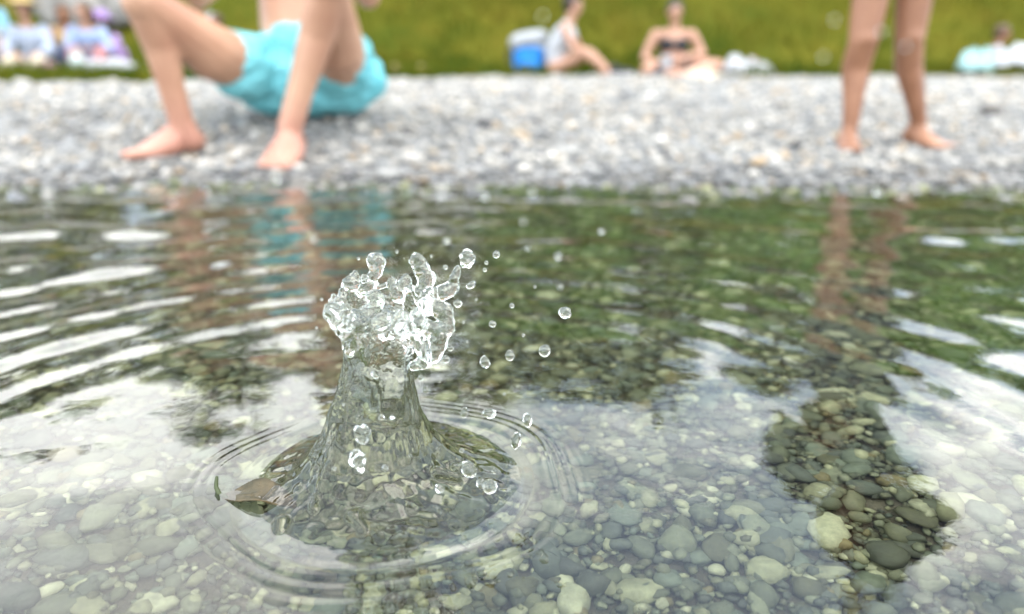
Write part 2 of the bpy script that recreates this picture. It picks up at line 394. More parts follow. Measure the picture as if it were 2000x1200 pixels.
while rad[-1] < 45:
    r_ = rad[-1]
    s = 0.0014 if r_ < .24 else (0.0034 if r_ < .75 else (0.009 if r_ < 2.4 else s*1.25))
    rad.append(r_+s)
rad = np.array(rad); NT = 680
T, RR = np.meshgrid(np.arange(NT)*2*math.pi/NT, rad)
HW = hwater(RR, T)*np.clip((6-RR)/3, 0, 1)
V = np.stack([CX+RR*np.cos(T), CY+RR*np.sin(T), HW], -1).reshape(-1, 3)
i = np.arange(len(rad)*NT).reshape(len(rad), NT); j = np.roll(i, -1, 1)
F = np.stack([i[:-1], i[1:], j[1:], j[:-1]], -1).reshape(-1, 4)
water = link(bpy.data.objects.new('water', np_mesh('water', V, F)), None, M['lake_water']); tag(water, kind='structure')

# ------------------------------------------------------------------ pebbles
def ico(level, seed, amp, cut=0.0):
    bm = bmesh.new(); bmesh.ops.create_icosphere(bm, subdivisions=level, radius=1)
    off = Vector((seed*3.1, seed*1.7, seed*5.3))
    rr = random.Random(seed)
    planes = [(Vector((rr.gauss(0, 1), rr.gauss(0, 1), rr.gauss(0, 1))).normalized(), rr.uniform(.62, .9)) for _ in range(int(cut))]
    for v in bm.verts:
        p = v.co.copy()
        p *= 1 + amp*mnoise.noise(p*0.9+off) + amp*.5*mnoise.noise(p*2.1+off)
        for n, d in planes:
            e = p.dot(n)-d
            if e > 0: p -= n*(e*0.85)
        v.co = p
    bm.verts.ensure_lookup_table()
    V = np.array([v.co[:] for v in bm.verts]); F = np.array([[v.index for v in f.verts] for f in bm.faces])
    bm.free()
    return V, F
VAR2 = [ico(2, k, .34, 3+k % 3) for k in range(10)]
VAR1 = [ico(1, k+40, .30, 2) for k in range(8)]
PEB_MESH = {}
def pebble_mesh(var, mat):
    key = (var, mat.name)
    if key not in PEB_MESH:
        me = np_mesh('pebble', *VAR2[var]); me.materials.append(mat); PEB_MESH[key] = me
    return PEB_MESH[key]
def rotmats(yaw, tx, ty):
    c, s = np.cos(yaw), np.sin(yaw)
    Z = np.zeros((len(yaw), 3, 3)); Z[:, 0, 0] = c; Z[:, 0, 1] = -s; Z[:, 1, 0] = s; Z[:, 1, 1] = c; Z[:, 2, 2] = 1
    c, s = np.cos(tx), np.sin(tx)
    X = np.zeros_like(Z); X[:, 0, 0] = 1; X[:, 1, 1] = c; X[:, 1, 2] = -s; X[:, 2, 1] = s; X[:, 2, 2] = c
    c, s = np.cos(ty), np.sin(ty)
    Yr = np.zeros_like(Z); Yr[:, 0, 0] = c; Yr[:, 0, 2] = s; Yr[:, 1, 1] = 1; Yr[:, 2, 0] = -s; Yr[:, 2, 2] = c
    return X @ Yr @ Z
def join_stones(name, pos, scl, rot, var, variants):
    Vs = []; Fs = []; o = 0
    for k, (v, f) in enumerate(variants):
        idx = np.where(var == k)[0]
        if not len(idx): continue
        W = (v[None]*scl[idx][:, None, :]) @ np.transpose(rot[idx], (0, 2, 1)) + pos[idx][:, None, :]
        n = len(v)
        Fs.append((f[None] + (np.arange(len(idx))*n)[:, None, None] + o).reshape(-1, f.shape[1]))
        Vs.append(W.reshape(-1, 3)); o += len(idx)*n
    return np_mesh(name, np.concatenate(Vs), np.concatenate(Fs))
def stones(n, y0, y1, margin, rmed, rsig, rmin, rmax, flat=(.45, .75), lift=0.3, dens=None):
    y = rng.uniform(y0, y1, n*2); x = rng.uniform(-1, 1, n*2)*(0.70*y1+margin)
    ok = np.abs(x) < 0.70*y+margin
    if dens is not None: ok &= rng.random(n*2) < dens(x, y)
    x, y = x[ok][:n], y[ok][:n]; n = len(x)
    r = np.clip(np.exp(rng.normal(math.log(rmed), rsig, n)), rmin, rmax)
    scl = np.stack([r*rng.uniform(.95, 1.45, n), r*rng.uniform(.75, 1.05, n), r*rng.uniform(*flat, n)], -1)
    rot = rotmats(rng.uniform(0, 6.28, n), rng.normal(0, .22, n), rng.normal(0, .22, n))
    z = zground(x, y) + scl[:, 2]*lift + rng.random(n)**2*0.008
    return np.stack([x, y, z], -1), scl, rot
def project(pos):
    d = pos - np.array([0, 0, H_CAM])
    dep = d[:, 1]*CP - d[:, 2]*SP; up = d[:, 1]*SP + d[:, 2]*CP
    return 1000+FPX*d[:, 0]/dep, 600-FPX*up/dep, dep
def lay(parent, mat, pos, scl, rot, variants2_mask=None, nbest=300, vis=None, stuffname='pebbles', low=False):
    px, py, dep = project(pos)
    size = scl[:, 0]/dep
    inside = (px > 10) & (px < 1990) & (py > 60) & (py < 1230)
    if vis is not None: inside &= vis(px, py, pos)
    score = np.where(inside, size*(1+8*(pos[:, 2]-zground(pos[:, 0], pos[:, 1]))), -1)
    order = np.argsort(-score)
    best = order[:nbest]; rest = order[nbest:]
    for b in best:
        o = bpy.data.objects.new('pebble', pebble_mesh(int(rng.integers(0, 10)), mat))
        o.location = pos[b]; o.scale = scl[b]; o.rotation_euler = Matrix(rot[b].tolist()).to_euler()
        COL.objects.link(o); o.parent = parent
    vs = VAR1 if low else VAR2
    me = join_stones(stuffname, pos[rest], scl[rest], rot[rest], rng.integers(0, len(vs), len(rest)), vs)
    o = link(bpy.data.objects.new(stuffname, me), parent, mat); tag(o, kind='stuff')
    return o
# lake bed: a layer of small gravel, then larger cobbles over it
pa = stones(7200, 0.20, 1.15, 0.28, .0082, .38, .0055, .019, flat=(.40, .8), lift=.35)
pb = stones(520, 0.25, 1.15, 0.28, .0125, .25, .009, .023, lift=.5)
ps = stones(15000, 0.20, 1.15, 0.28, .0046, .34, .0022, .009, flat=(.45, .9), lift=.9)
me = join_stones('small_pebbles', *ps, rng.integers(0, 8, len(ps[0])), VAR1)
tag(link(bpy.data.objects.new('small_pebbles', me), lake_bed, M['bed_pebble']), kind='stuff')
lay(lake_bed, M['bed_pebble'], *[np.concatenate(q) for q in zip(pa, pb)], vis=lambda px, py, p: py > 560)
pc = stones(14500, 1.15, 2.45, 0.35, .0100, .34, .005, .024, flat=(.42, .75), lift=.35, dens=lambda x, y: (zground(x, y) < -.006).astype(float))
me = join_stones('far_pebbles', *pc, rng.integers(0, 8, len(pc[0])), VAR1)
tag(link(bpy.data.objects.new('far_pebbles', me), lake_bed, M['bed_pebble']), kind='stuff')
# beach: near shingle, then coarser pieces farther off
shore_d = lambda x, y: np.clip((y-2.0)/.2, 0, 1)
p1 = stones(15000, 2.1, 4.4, 0.6, .0125, .32, .006, .026)
p2 = stones(500, 2.05, 4.0, 0.5, .024, .2, .016, .042, lift=.4)
lay(beach, M['beach_pebble'], *[np.concatenate(q) for q in zip(p1, p2)], low=True)
edge = lambda x, y: (y < 6.0 + 2.6/(1+np.exp(-(x+1.2)/0.6)) + 1.0*vnoise(x, y, 1.3, 8) + .5*vnoise(x, y, 3.3, 2)).astype(float)
p3 = stones(13000, 4.4, 9.4, 1.0, .021, .32, .010, .05, dens=edge)
me = join_stones('far_pebbles', *p3, rng.integers(0, 8, len(p3[0])), VAR1)
tag(link(bpy.data.objects.new('far_pebbles', me), beach, M['beach_pebble']), kind='stuff')

# ------------------------------------------------------------------ grass
def grass_mesh(n, y0, y1, hmin, hmax, keep):
    y = y0 + (y1-y0)*rng.random(n)**1.3; x = rng.uniform(-1, 1, n)*(0.72*y+1.2)
    ok = keep(x, y); x = x[ok]; y = y[ok]; n = len(x)
    z = zground(x, y)
    h = rng.uniform(hmin, hmax, n)*(0.7+0.9*(vnoise(x, y, 1.1, 3)+.5)); a = rng.uniform(0, 6.28, n); w = h*rng.uniform(.06, .11, n)
    l = rng.normal(0, .35, (n, 2))*h[:, None]
    b = np.stack([x, y, z], -1)
    s_ = np.stack([np.cos(a)*w, np.sin(a)*w, 0*w], -1)
    tip = b + np.stack([l[:, 0], l[:, 1], h], -1)
    V = np.stack([b-s_, b+s_, tip], 1).reshape(-1, 3)
    return np_mesh('grass', V, np.arange(3*n).reshape(n, 3), smooth=False)
gm, t, b = mat_new('grass_blades')
g = t.nodes.new('ShaderNodeNewGeometry'); r = t.nodes.new('ShaderNodeValToRGB')
r.color_ramp.elements[0].color = (.030, .062, .006, 1); r.color_ramp.elements[1].color = (.145, .122, .016, 1); e = r.color_ramp.elements.new(.5); e.color = (.085, .092, .006, 1)
sp = t.nodes.new('ShaderNodeSeparateXYZ'); t.links.new(g.outputs['Position'], sp.inputs[0])
n = nd(t, 'ShaderNodeTexNoise', Scale=1.5, Detail=6); t.links.new(g.outputs['Position'], n.inputs['Vector'])
hm = nd(t, 'ShaderNodeMapRange'); hm.inputs['From Min'].default_value = 0.1; hm.inputs['From Max'].default_value = 1.0; hm.inputs['To Min'].default_value = -.30; hm.inputs['To Max'].default_value = .16
t.links.new(sp.outputs['Z'], hm.inputs['Value'])
a1 = t.nodes.new('ShaderNodeMath'); a1.operation = 'MULTIPLY_ADD'; nc = t.nodes.new('ShaderNodeMath'); nc.operation = 'MULTIPLY_ADD'; t.links.new(n.outputs['Fac'], nc.inputs[0]); nc.inputs[1].default_value = 2.4; nc.inputs[2].default_value = -.68
t.links.new(g.outputs['Random Per Island'], a1.inputs[0]); a1.inputs[1].default_value = .5; t.links.new(nc.outputs[0], a1.inputs[2])
a2 = t.nodes.new('ShaderNodeMath'); a2.operation = 'ADD'; t.links.new(a1.outputs[0], a2.inputs[0]); t.links.new(hm.outputs[0], a2.inputs[1])
a3 = t.nodes.new('ShaderNodeMath'); a3.operation = 'SUBTRACT'; t.links.new(a2.outputs[0], a3.inputs[0]); a3.inputs[1].default_value = .25
t.links.new(a3.outputs[0], r.inputs[0]); t.links.new(r.outputs[0], b.inputs['Base Color']); b.inputs['Roughness'].default_value = .9; b.inputs['Specular IOR Level'].default_value = .08
gk = lambda x, y: edge(x, y) < .5
tag(link(bpy.data.objects.new('grass', grass_mesh(90000, 5.6, 17, .05, .14, gk)), None, gm), 'short yellow green grass covering the bank behind the beach', 'grass', kind='stuff')

# ------------------------------------------------------------------ trees on the bank top (seen mirrored in the water)
def tree(x, y, top, width, mat, label, seed):
    rr = random.Random(seed)
    z0 = zg(x, y)-.05; hgt = top-z0
    e = empty('tree', (x, y, z0), label, 'tree', 'trees on top of the grass bank')
    caps = limb(((x, y, z0), .16), ((x+.05, y, z0+hgt*.3), .12), ((x+.1*rr.uniform(-1, 1), y, z0+hgt*.85), .04))
    cen = []
    for k in range(16):
        a = rr.uniform(0, 6.28); q = rr.uniform(.15, .9)
        p = Vector((x+math.cos(a)*width*.5*q, y+math.sin(a)*width*.42*q, z0+hgt*(0.04+.88*rr.random())*(1-.18*q)))
        cen.append((p, width*rr.uniform(.16, .26)))
        if k < 9: caps.append(cap((x, y, z0+hgt*rr.uniform(.15, .5)), .05, p, .018))
    cen.append((Vector((x, y, top-width*.18)), width*.2))
    blob('trunk', caps, M['bark'], e, .05, 1, (x, y, z0))
    n = 7500 if mat == M['foliage_light'] else 4600; idx = rng.integers(0, len(cen), n)
    C = np.array([c[0][:] for c in cen])[idx]; q = np.array([c[1] for c in cen])[idx]
    d = rng.normal(0, 1, (n, 3)); d /= np.linalg.norm(d, axis=1)[:, None]
    p = C + d*(q*rng.random(n)**.45)[:, None] - np.array([x, y, z0])
    u = rng.normal(0, 1, (n, 3)); u /= np.linalg.norm(u, axis=1)[:, None]; w = np.cross(u, d); w /= np.linalg.norm(w, axis=1)[:, None]+1e-9
    s_ = rng.uniform(.08, .17, n)[:, None]
    V = np.stack([p-u*s_, p-w*s_*.55, p+u*s_, p+w*s_*.55], 1).reshape(-1, 3)
    link(bpy.data.objects.new('crown', np_mesh('crown', V, np.arange(4*n).reshape(n, 4), smooth=False)), e, mat)
TR = [(-13.5, 17.5, 7.9, 4.8, 'foliage_dark', 'dark green tree farthest left along the bank top'),
      (-9.8, 16.8, 7.6, 4.6, 'foliage_dark', 'tall dark green tree on the bank top behind the hatted woman'),
      (-6.4, 17.2, 7.8, 4.4, 'foliage_dark', 'dense dark tree on the bank top behind the seated man'),
      (-3.2, 16.8, 7.5, 4.2, 'foliage_dark', 'dark green tree on the bank top just left of the splash'),
      (-0.2, 17.3, 7.7, 4.4, 'foliage_dark', 'dark round tree on the bank top straight above the splash'),
      (2.9, 16.9, 7.2, 4.2, 'foliage_dark', 'olive green tree on the bank top behind the two sitting women'),
      (6.0, 17.2, 6.9, 4.2, 'foliage_dark', 'dark green tree on the bank top left of the standing bather'),
      (9.2, 17.0, 6.4, 4.2, 'foliage_dark', 'shorter dark tree on the bank top behind the standing bather'),
      (12.6, 16.4, 6.5, 4.8, 'foliage_light', 'bright green tree farthest right along the bank top'),
      (1.2, 15.4, 4.7, 3.6, 'foliage_light', 'low bright green tree in front of the dark tree row near the middle'),
      (4.6, 15.3, 4.6, 3.6, 'foliage_light', 'low bright green tree to the right of the two sitting women'),
      (8.6, 15.3, 4.9, 3.6, 'foliage_light', 'low bright green tree at the right in front of the dark row')]
for k, a in enumerate(TR): tree(a[0], a[1], a[2], a[3], M[a[4]], a[5], 100+k)

# ------------------------------------------------------------------ people
UP = Vector((0, 0, 1))
def foot(heel, toe, w=0.045, f=1.0):
    UPf = UP*f; heel = Vector(heel); toe = Vector(toe); d = (toe-heel); L = d.length; d.normalize(); s_ = d.cross(UP).normalized()
    ball = heel + d*L*.66
    c = [cap(heel+UPf*.030, .031*f, heel+d*L*.3+UPf*.038, .034*f), cap(heel+d*L*.25+UPf*.04, .036*f, ball+UPf*.016, .024*f, (UP, .85)),
         cap(heel+d*L*.35-s_*w*.4+UPf*.024, .028*f, ball-s_*w*.55+UPf*.010, .019*f), cap(heel+d*L*.35+s_*w*.4+UPf*.024, .026*f, ball+s_*w*.55+UPf*.010, .018*f),
         cap(ball-s_*w*.6+UPf*.012, .018*f, ball+s_*w*.6+UPf*.010, .017*f)]
    for k in range(5):
        o = s_*w*(-.82+.41*k); l = L*(.34-.035*k); rr = .0145-.0017*k
        c.append(cap(ball+o*.8+UPf*.010, rr*f, ball+o+d*l+UPf*(rr*.7), rr*.92*f))
    return c
def hand(wrist, d, nrm, s_=1.0, curl=.5, thumb=1):
    wrist = Vector(wrist); d = Vector(d).normalized(); nrm = Vector(nrm); nrm = (nrm-d*nrm.dot(d)).normalized(); sd_ = d.cross(nrm)
    c = [cap(wrist, .026*s_, wrist+d*.08*s_, .037*s_, (nrm, .48))]
    for k, l in enumerate((.072, .082, .076, .058)):
        b_ = wrist+d*.085*s_+sd_*(.027-.018*k)*s_
        m = b_+(d*(1-.3*curl)-nrm*curl*.6).normalized()*l*.52*s_
        e_ = m+(d*(1-1.1*curl)-nrm*curl*1.2).normalized()*l*.48*s_
        c += limb((b_, .0098*s_), (m, .009*s_), (e_, .0075*s_))
    t0 = wrist+d*.022*s_+sd_*.024*s_*thumb
    t1 = t0+(d*.6+sd_*.75*thumb-nrm*.2).normalized()*.042*s_
    c += limb((t0, .014*s_), (t1, .0115*s_), (t1+(d*.9+sd_*.2*thumb-nrm*.3).normalized()*.032*s_, .0095*s_))
    return c
def head(c, fwd, s_=1.0):
    c = Vector(c); f = Vector(fwd).normalized(); sd_ = f.cross(UP).normalized(); u = sd_.cross(f)
    q = [cap(c+u*.03*s_-f*.018*s_, .083*s_, c+u*.03*s_+f*.022*s_, .076*s_, (sd_, .92)), cap(c-u*.01*s_+f*.03*s_, .062*s_, c-u*.072*s_+f*.052*s_, .036*s_, (sd_, 1.1)),
         cap(c+u*.012*s_+f*.092*s_, .010*s_, c-u*.022*s_+f*.108*s_, .014*s_), cap(c-u*.048*s_+f*.086*s_-sd_*.018*s_, .009*s_, c-u*.048*s_+f*.086*s_+sd_*.018*s_, .009*s_)]
    for k in (-1, 1): q.append(cap(c+sd_*k*.080*s_+u*.02*s_, .012*s_, c+sd_*k*.084*s_-u*.02*s_, .010*s_, (sd_, .6)))
    eyes = [c+u*.018*s_+f*.084*s_+sd_*k*.031*s_ for k in (-1, 1)]
    return q, eyes
def hair_cap(c, fwd, s_=1.0, long=0.0, bun=False):
    c = Vector(c); f = Vector(fwd).normalized(); sd_ = f.cross(UP).normalized()
    q = [cap(c+UP*.052*s_-f*.030*s_, .086*s_, c+UP*.058*s_+f*.018*s_, .074*s_), cap(c-f*.045*s_+UP*.02*s_, .075*s_, c-f*.05*s_-UP*.03*s_, .062*s_)]
    for k in (-1, 1): q.append(cap(c+sd_*k*.055*s_+UP*.05*s_-f*.01*s_, .042*s_, c+sd_*k*.06*s_-f*.03*s_-UP*.01*s_, .032*s_))
    if long:
        for k in (-1, 0, 1): q.append(cap(c+sd_*k*.045*s_-f*.06*s_, .05*s_, c+sd_*k*.06*s_-f*.075*s_-UP*long, .03*s_))
    if bun: q.append(cap(c+UP*.09*s_-f*.09*s_, .042*s_))
    return q
def person(base, label, body, skin, clothes=(), hair=None, hairmat=None, eyes=(), voxel=.011, smooth=4, group=None):
    e = empty('person', base, label, 'person', group)
    blob('body', body, skin, e, voxel, smooth, base)
    def folds(me):
        nr = [v.normal.copy() for v in me.vertices]
        for v, n_ in zip(me.vertices, nr):
            p = v.co
            v.co = p + n_*(.007 + .010*mnoise.noise(Vector((p.x*9, p.y*9, p.z*18))) + .009*mnoise.noise(Vector((p.x*24+3, p.y*18, p.z*38))))
    for nm, caps, m in clothes: blob(nm, caps, m, e, voxel, smooth, base, folds)
    if hair: blob('hair', hair, hairmat, e, max(voxel, .008), 3, base)
    for q in eyes: blob('eye', [cap(Vector(q)-Vector(base)+Vector(base), .013)], M['eye'], e, .004, 0, base, seg=10)
    return e

# --- the man on the shingle at the left
HL, HR = P(520, 150, 3.14), P(668, 152, 3.14)
KL, KR = P(278, 4, 2.66), P(640, -28, 2.64)
AL, AR = P(343, 222, 2.74), P(566, 232, 2.64)
pel = (HL+HR)/2
chest = pel + Vector((0, .10, .36)); neck = pel + Vector((0, .10, .55)); hd = neck + Vector((0, -.05, .15))
SL = chest+Vector((-.19, 0, .12)); SR = chest+Vector((.19, 0, .12))
EL = SL+Vector((-.14, -.22, -.20)); ER = SR+Vector((.10, -.24, -.20))
WL = KL+Vector((.06, .10, .14)); WR = KR+Vector((-.03, .10, .14))
# feet
hl = P(378, 280, 2.80); tl = P(238, 283, 2.66); hr = P(574, 278, 2.72); tr = P(528, 318, 2.50)
for q in (hl, tl, hr, tr): q.z = zg(q.x, q.y)+.010
AL = Vector((hl.x-.015, hl.y-.02, hl.z+.085)).lerp(AL, .35); AR = Vector((hr.x-.005, hr.y-.02, hr.z+.085)).lerp(AR, .35)
body = []
for Hh, K, A, he in ((HL, KL, AL, hl), (HR, KR, AR, hr)):
    cm = K.lerp(A, .33) + Vector((0, .035, 0))
    body += limb((Hh, .108), (Hh.lerp(K, .5)+Vector((0, 0, -.030)), .099), (K, .066))
    body += limb((K, .060), (cm, .060), (K.lerp(A, .7)+Vector((0, .01, 0)), .045), (A, .042), (he+Vector((0, -.02, .045)), .042))
    body.append(cap(K+Vector((0, -.022, .005)), .048))
body += foot(hl, tl, .056, 1.38) + foot(hr, tr, .064, 1.38)
body += [cap(HL, .12, HR, .12), cap(pel, .145, pel+Vector((0, .05, .17)), .130, (Vector((1, 0, 0)), 1.2)),
         cap(pel+Vector((0, .05, .17)), .128, chest, .135, (Vector((1, 0, 0)), 1.3)), cap(chest+Vector((-.1, -.04, .03)), .085, chest+Vector((.1, -.04, .03)), .085),
         cap(SL, .062, SR, .062), cap(neck-Vector((0, 0, .08)), .075, neck+Vector((0, -.02, .09)), .056)]
for S_, E_, W_, tdir in ((SL, EL, WL, 1), (SR, ER, WR, -1)):
    body += limb((S_, .060), (S_.lerp(E_, .5), .050), (E_, .041)); body += limb((E_, .042), (E_.lerp(W_, .3), .043), (W_, .028))
    body += hand(W_, (W_-E_)+Vector((0, -.1, -.02)), UP, 1.05, .35, tdir)
hq, eyes = head(hd, (0.1, -1, -.15)); body += hq
shorts = [cap(HL+Vector((.0, 0, -.010)), .127, HR+Vector((0, 0, -.010)), .127), cap(pel, .150, pel+Vector((0, .02, .085)), .140, (Vector((1, 0, 0)), 1.22)),
          cap(HL, .122, HL.lerp(KL, .22)+Vector((0, 0, -.01)), .124), cap(HR, .122, HR.lerp(KR, .24), .120), cap(HR+Vector((.062, .03, -.005)), .098), cap(HL+Vector((-.03, .03, -.02)), .105)]
person((pel.x, pel.y, zg(pel.x, pel.y)), 'bare chested man in turquoise swim shorts sitting on the shingle with knees up', body, M['skin_fair'],
       [('shorts', shorts, M['swim_teal'])], hair_cap(hd, (0.1, -1, -.15)), M['brown_hair'], eyes, voxel=.0075, smooth=5)

# --- the standing bather at the right
bx = 1.40; by = 3.02
A1, K1 = P(1662, 238, 3.00), P(1686, 82, 2.99)
A2, K2 = P(1797, 222, 3.10), P(1776, 78, 3.04)
H1 = Vector((K1.x+.035, 3.03, .87)); H2 = Vector((K2.x-.015, 3.04, .87))
h1 = Vector((A1.x+.005, A1.y+.035, 0)); t1 = P(1661, 284, 2.84); h2 = Vector((A2.x-.012, A2.y+.03, 0)); t2 = P(1856, 274, 2.97)
for q in (h1, t1, h2, t2): q.z = zg(q.x, q.y)+.008
A1.z = h1.z+.085; A2.z = h2.z+.085
pel = (H1+H2)/2; wst = pel+Vector((.03, -.02, .19)); chest = pel+Vector((.075, -.05, .43)); neck = pel+Vector((.085, -.07, .61)); hd = neck+Vector((.0, -.03, .15))
S1 = chest+Vector((-.165, 0, .12)); S2 = chest+Vector((.165, 0, .12))
E1 = Vector((S1.x-.17, S1.y-.06, 1.15)); W1 = Vector((pel.x-.10, pel.y-.15, 1.10))
E2 = Vector((S2.x+.19, S2.y-.05, 1.58)); W2 = Vector((hd.x+.03, hd.y-.06, 1.86))
body = []
for Hh, K, A, he in ((H1, K1, A1, h1), (H2, K2, A2, h2)):
    body += limb((Hh, .085), (Hh.lerp(K, .5), .070), (K, .053)); cm = K.lerp(A, .3)+Vector((0, .03, 0))
    body += limb((K, .051), (cm, .052), (K.lerp(A, .7)+Vector((0, .01, 0)), .038), (A, .030), (he+Vector((0, -.015, .04)), .031))
    body.append(cap(K+Vector((0, -.02, .01)), .040))
body += foot(h1, t1, .040) + foot(h2, t2, .040)
X1 = Vector((1, 0, 0))
body += [cap(H1, .095, H2, .095), cap(pel, .11, wst, .092, (X1, 1.3)), cap(wst, .092, chest, .105, (X1, 1.3)), cap(S1, .05, S2, .05), cap(neck-Vector((0, 0, .08)), .06, neck+Vector((0, -.01, .08)), .046)]
for S_, E_, W_, hd_, nr, tdir in ((S1, E1, W1, Vector((.6, -.3, -.6)), Vector((-1, -.3, 0)), 1), (S2, E2, W2, Vector((-.55, -.1, .8)), Vector((0, -1, .2)), -1)):
    body += limb((S_, .050), (S_.lerp(E_, .5), .042), (E_, .034)); body += limb((E_, .035), (E_.lerp(W_, .3), .036), (W_, .024))
    body += hand(W_, hd_, nr, .92, .25, tdir)
hq, eyes = head(hd, (-.1, -1, -.1), .96); body += hq
trunks = [cap(H1, .105, H2, .105), cap(pel, .122, pel+Vector((0, 0, .09)), .112, (X1, 1.3)), cap(H1, .098, H1.lerp(K1, .34), .090), cap(H2, .098, H2.lerp(K2, .34), .090)]
top = [cap(wst-UP*.06, .112, wst, .112, (X1, 1.35)), cap(wst, .112, chest, .135, (X1, 1.4)), cap(S1-UP*.02, .075, S2-UP*.02, .075), cap(S1, .078, S1.lerp(E1, .9), .085), cap(S2, .085, E2, .085), cap(E2, .085, E2.lerp(W2, .75), .075), cap(E2.lerp(W2, .35), .07, neck+Vector((.05, .03, .06)), .07)]
person((pel.x, pel.y, zg(pel.x, pel.y)), 'slim tanned bather standing barefoot on the shingle at the right', body, M['skin_tan'],
       [('shorts', trunks, M['navy']), ('shirt', top, M['navy'])], hair_cap(hd, (-.1, -1, -.1), 1.04, .20, True), M['dark_hair'], eyes, voxel=.0075, smooth=4)

# --- generic seated figure for the far groups
def sitter(base, fwd, label, skin, topmat, hairm, s_=1.0, lean=.05, knees=.9, legmat=None, legname='trousers', sleeves=True, hat=None, long=0.0, bun=False, topname='shirt', knee_side=.16, headfwd=None, shoes=None, topcut=0, reach=.8):
    """base: seat point on the ground; fwd: facing; knees: 0 flat legs, 1 knees drawn up."""
    b_ = Vector(base); f = Vector(fwd).normalized(); sd_ = f.cross(UP).normalized()
    def q(a, s2, z): return b_ + f*(a*s_) + sd_*(s2*s_) + UP*(z*s_)
    pel = q(0, 0, .11); wst = q(-.02, 0, .28); chest = q(lean*.6, 0, .45); neck = q(lean, 0, .62); hd = q(lean+.04, 0, .76)
    body = [cap(q(0, -.09, .1), .105*s_, q(0, .09, .1), .105*s_), cap(pel, .12*s_, wst, .105*s_, (sd_, 1.25)), cap(wst, .105*s_, chest, .115*s_, (sd_, 1.3)),
            cap(q(lean*.8, -.15, .53), .053*s_, q(lean*.8, .15, .53), .053*s_), cap(q(lean, 0, .55), .06*s_, q(lean+.02, 0, .70), .048*s_)]
    top = [cap(pel+UP*.03*s_, .122*s_, wst, .120*s_, (sd_, 1.27)), cap(wst, .120*s_, chest, .130*s_, (sd_, 1.3))]
    legs = []; shoe = []
    for k in (-1, 1):
        S_ = q(lean*.8, .165*k, .53); E_ = q(.10+lean, .24*k, .30); W_ = q(.30*reach+.04, .13*k, .22+.16*knees)
        body += limb((S_, .05*s_), (S_.lerp(E_, .5), .043*s_), (E_, .036*s_)) + limb((E_, .036*s_), (W_, .025*s_)) + hand(W_, (W_-E_), UP, .95*s_, .4, -k)
        if sleeves: top += [cap(S_, .068*s_, E_, .056*s_), cap(E_, .056*s_, E_.lerp(W_, .55), .046*s_)]
        else: top += [cap(q(lean*.7, .10*k, .50), .055*s_, q(lean*.8, .115*k, .56), .045*s_)]
        Hh = q(.02, .095*k, .10); K = q(.40-.10*(knees), knee_side*k, .10+.30*knees); A = q(.72-.26*knees, knee_side*.8*k, .07)
        body += limb((Hh, .09*s_), (Hh.lerp(K, .5), .078*s_), (K, .056*s_)) + limb((K, .055*s_), (K.lerp(A, .3), .054*s_), (A, .035*s_))
        toe = A+f*.16*s_; toe.z = b_.z+.01; he = A-f*.03*s_; he.z = b_.z+.01
        body += foot(he, toe, .042*s_)
        if legmat: legs += limb((Hh, .105*s_), (Hh.lerp(K, .5), .092*s_), (K, .069*s_)) + limb((K, .069*s_), (K.lerp(A, .4), .064*s_), (K.lerp(A, .9), .05*s_))
    hf = headfwd or fwd
    hq, eyes = head(hd, hf, s_); body += hq
    if legmat: legs.append(cap(q(0, -.09, .1), .117*s_, q(0, .09, .1), .117*s_))
    cl = [(topname, top, topmat)] if topmat else []
    if legmat: cl.append((legname, legs, legmat))
    e = person(b_, label, body, skin, cl, hair_cap(hd, hf, s_, long, bun), hairm, eyes, voxel=.013*max(.7, s_), smooth=3)
    if hat:
        V_, F_ = lathe_geo([(.20*s_, .0), (.205*s_, .006), (.105*s_, .022*s_), (.10*s_, .09*s_), (.07*s_, .12*s_), (.0001, .125*s_), ], 28, (0, 0, 0), lambda t_, z_: 1+.05*math.sin(2*t_))
        me = bpy.data.meshes.new('hat'); me.from_pydata([v + (hd+UP*.075*s_-b_) for v in V_], [], F_[:-2]); me.update()
        so = link(bpy.data.objects.new('hat', me), e, hat); md = so.modifiers.new('t', 'SOLIDIFY'); md.thickness = .006; md.offset = 1
    return e, hd
def gp(px, Y):
    x = (px-1000)/FPX*(Y*CP+.05); return Vector((x, Y, zg(x, Y)))

# left group on the grass
sitter(gp(74, 9.4), (.25, -1, 0), 'woman in a straw hat and pale blue shirt sitting on the grass at far left', M['skin_mid'], M['pale_blue'], M['brown_hair'], .93, .08, .25, M['cream'], hat=M['straw'], headfwd=(.3, -1, -.35), long=.05)
sitter(gp(186, 9.9), (.35, -1, 0), 'child in a light blue shirt with brown hair sitting behind the white towel', M['skin_mid'], M['light_blue'], M['brown_hair'], .92, .10, .6, M['rose'], long=.10, headfwd=(-.4, -1, -.4))
sitter(gp(236, 10.2), (-.5, -1, 0), 'child in a lilac top and lilac hat sitting beside the man\'s shin', M['skin_mid'], M['lilac'], M['dark_hair'], .78, .16, .5, M['rose'], hat=M['lilac'], headfwd=(-.6, -1, -.6))
sitter(gp(-8, 9.2), (.4, -1, 0), 'person with bare arms and dark trousers partly cut off by the left edge', M['skin_mid'], M['white_cloth'], M['brown_hair'], .70, .1, .5, M['navy'], sleeves=False)
sitter(gp(2, 12.0), (.2, -1, 0), 'person in a sky blue top and pink cap sitting on the bank at far left', M['skin_mid'], M['sky_blue'], M['dark_hair'], .95, .05, .6, M['white_cloth'], hat=M['pink'])
sitter(gp(402, 11.8), (.35, -1, 0), 'person in a white shirt behind the man\'s knee at the upper left', M['skin_tan'], M['white_cloth'], M['dark_hair'], 1.0, .10, .8, M['light_blue'])
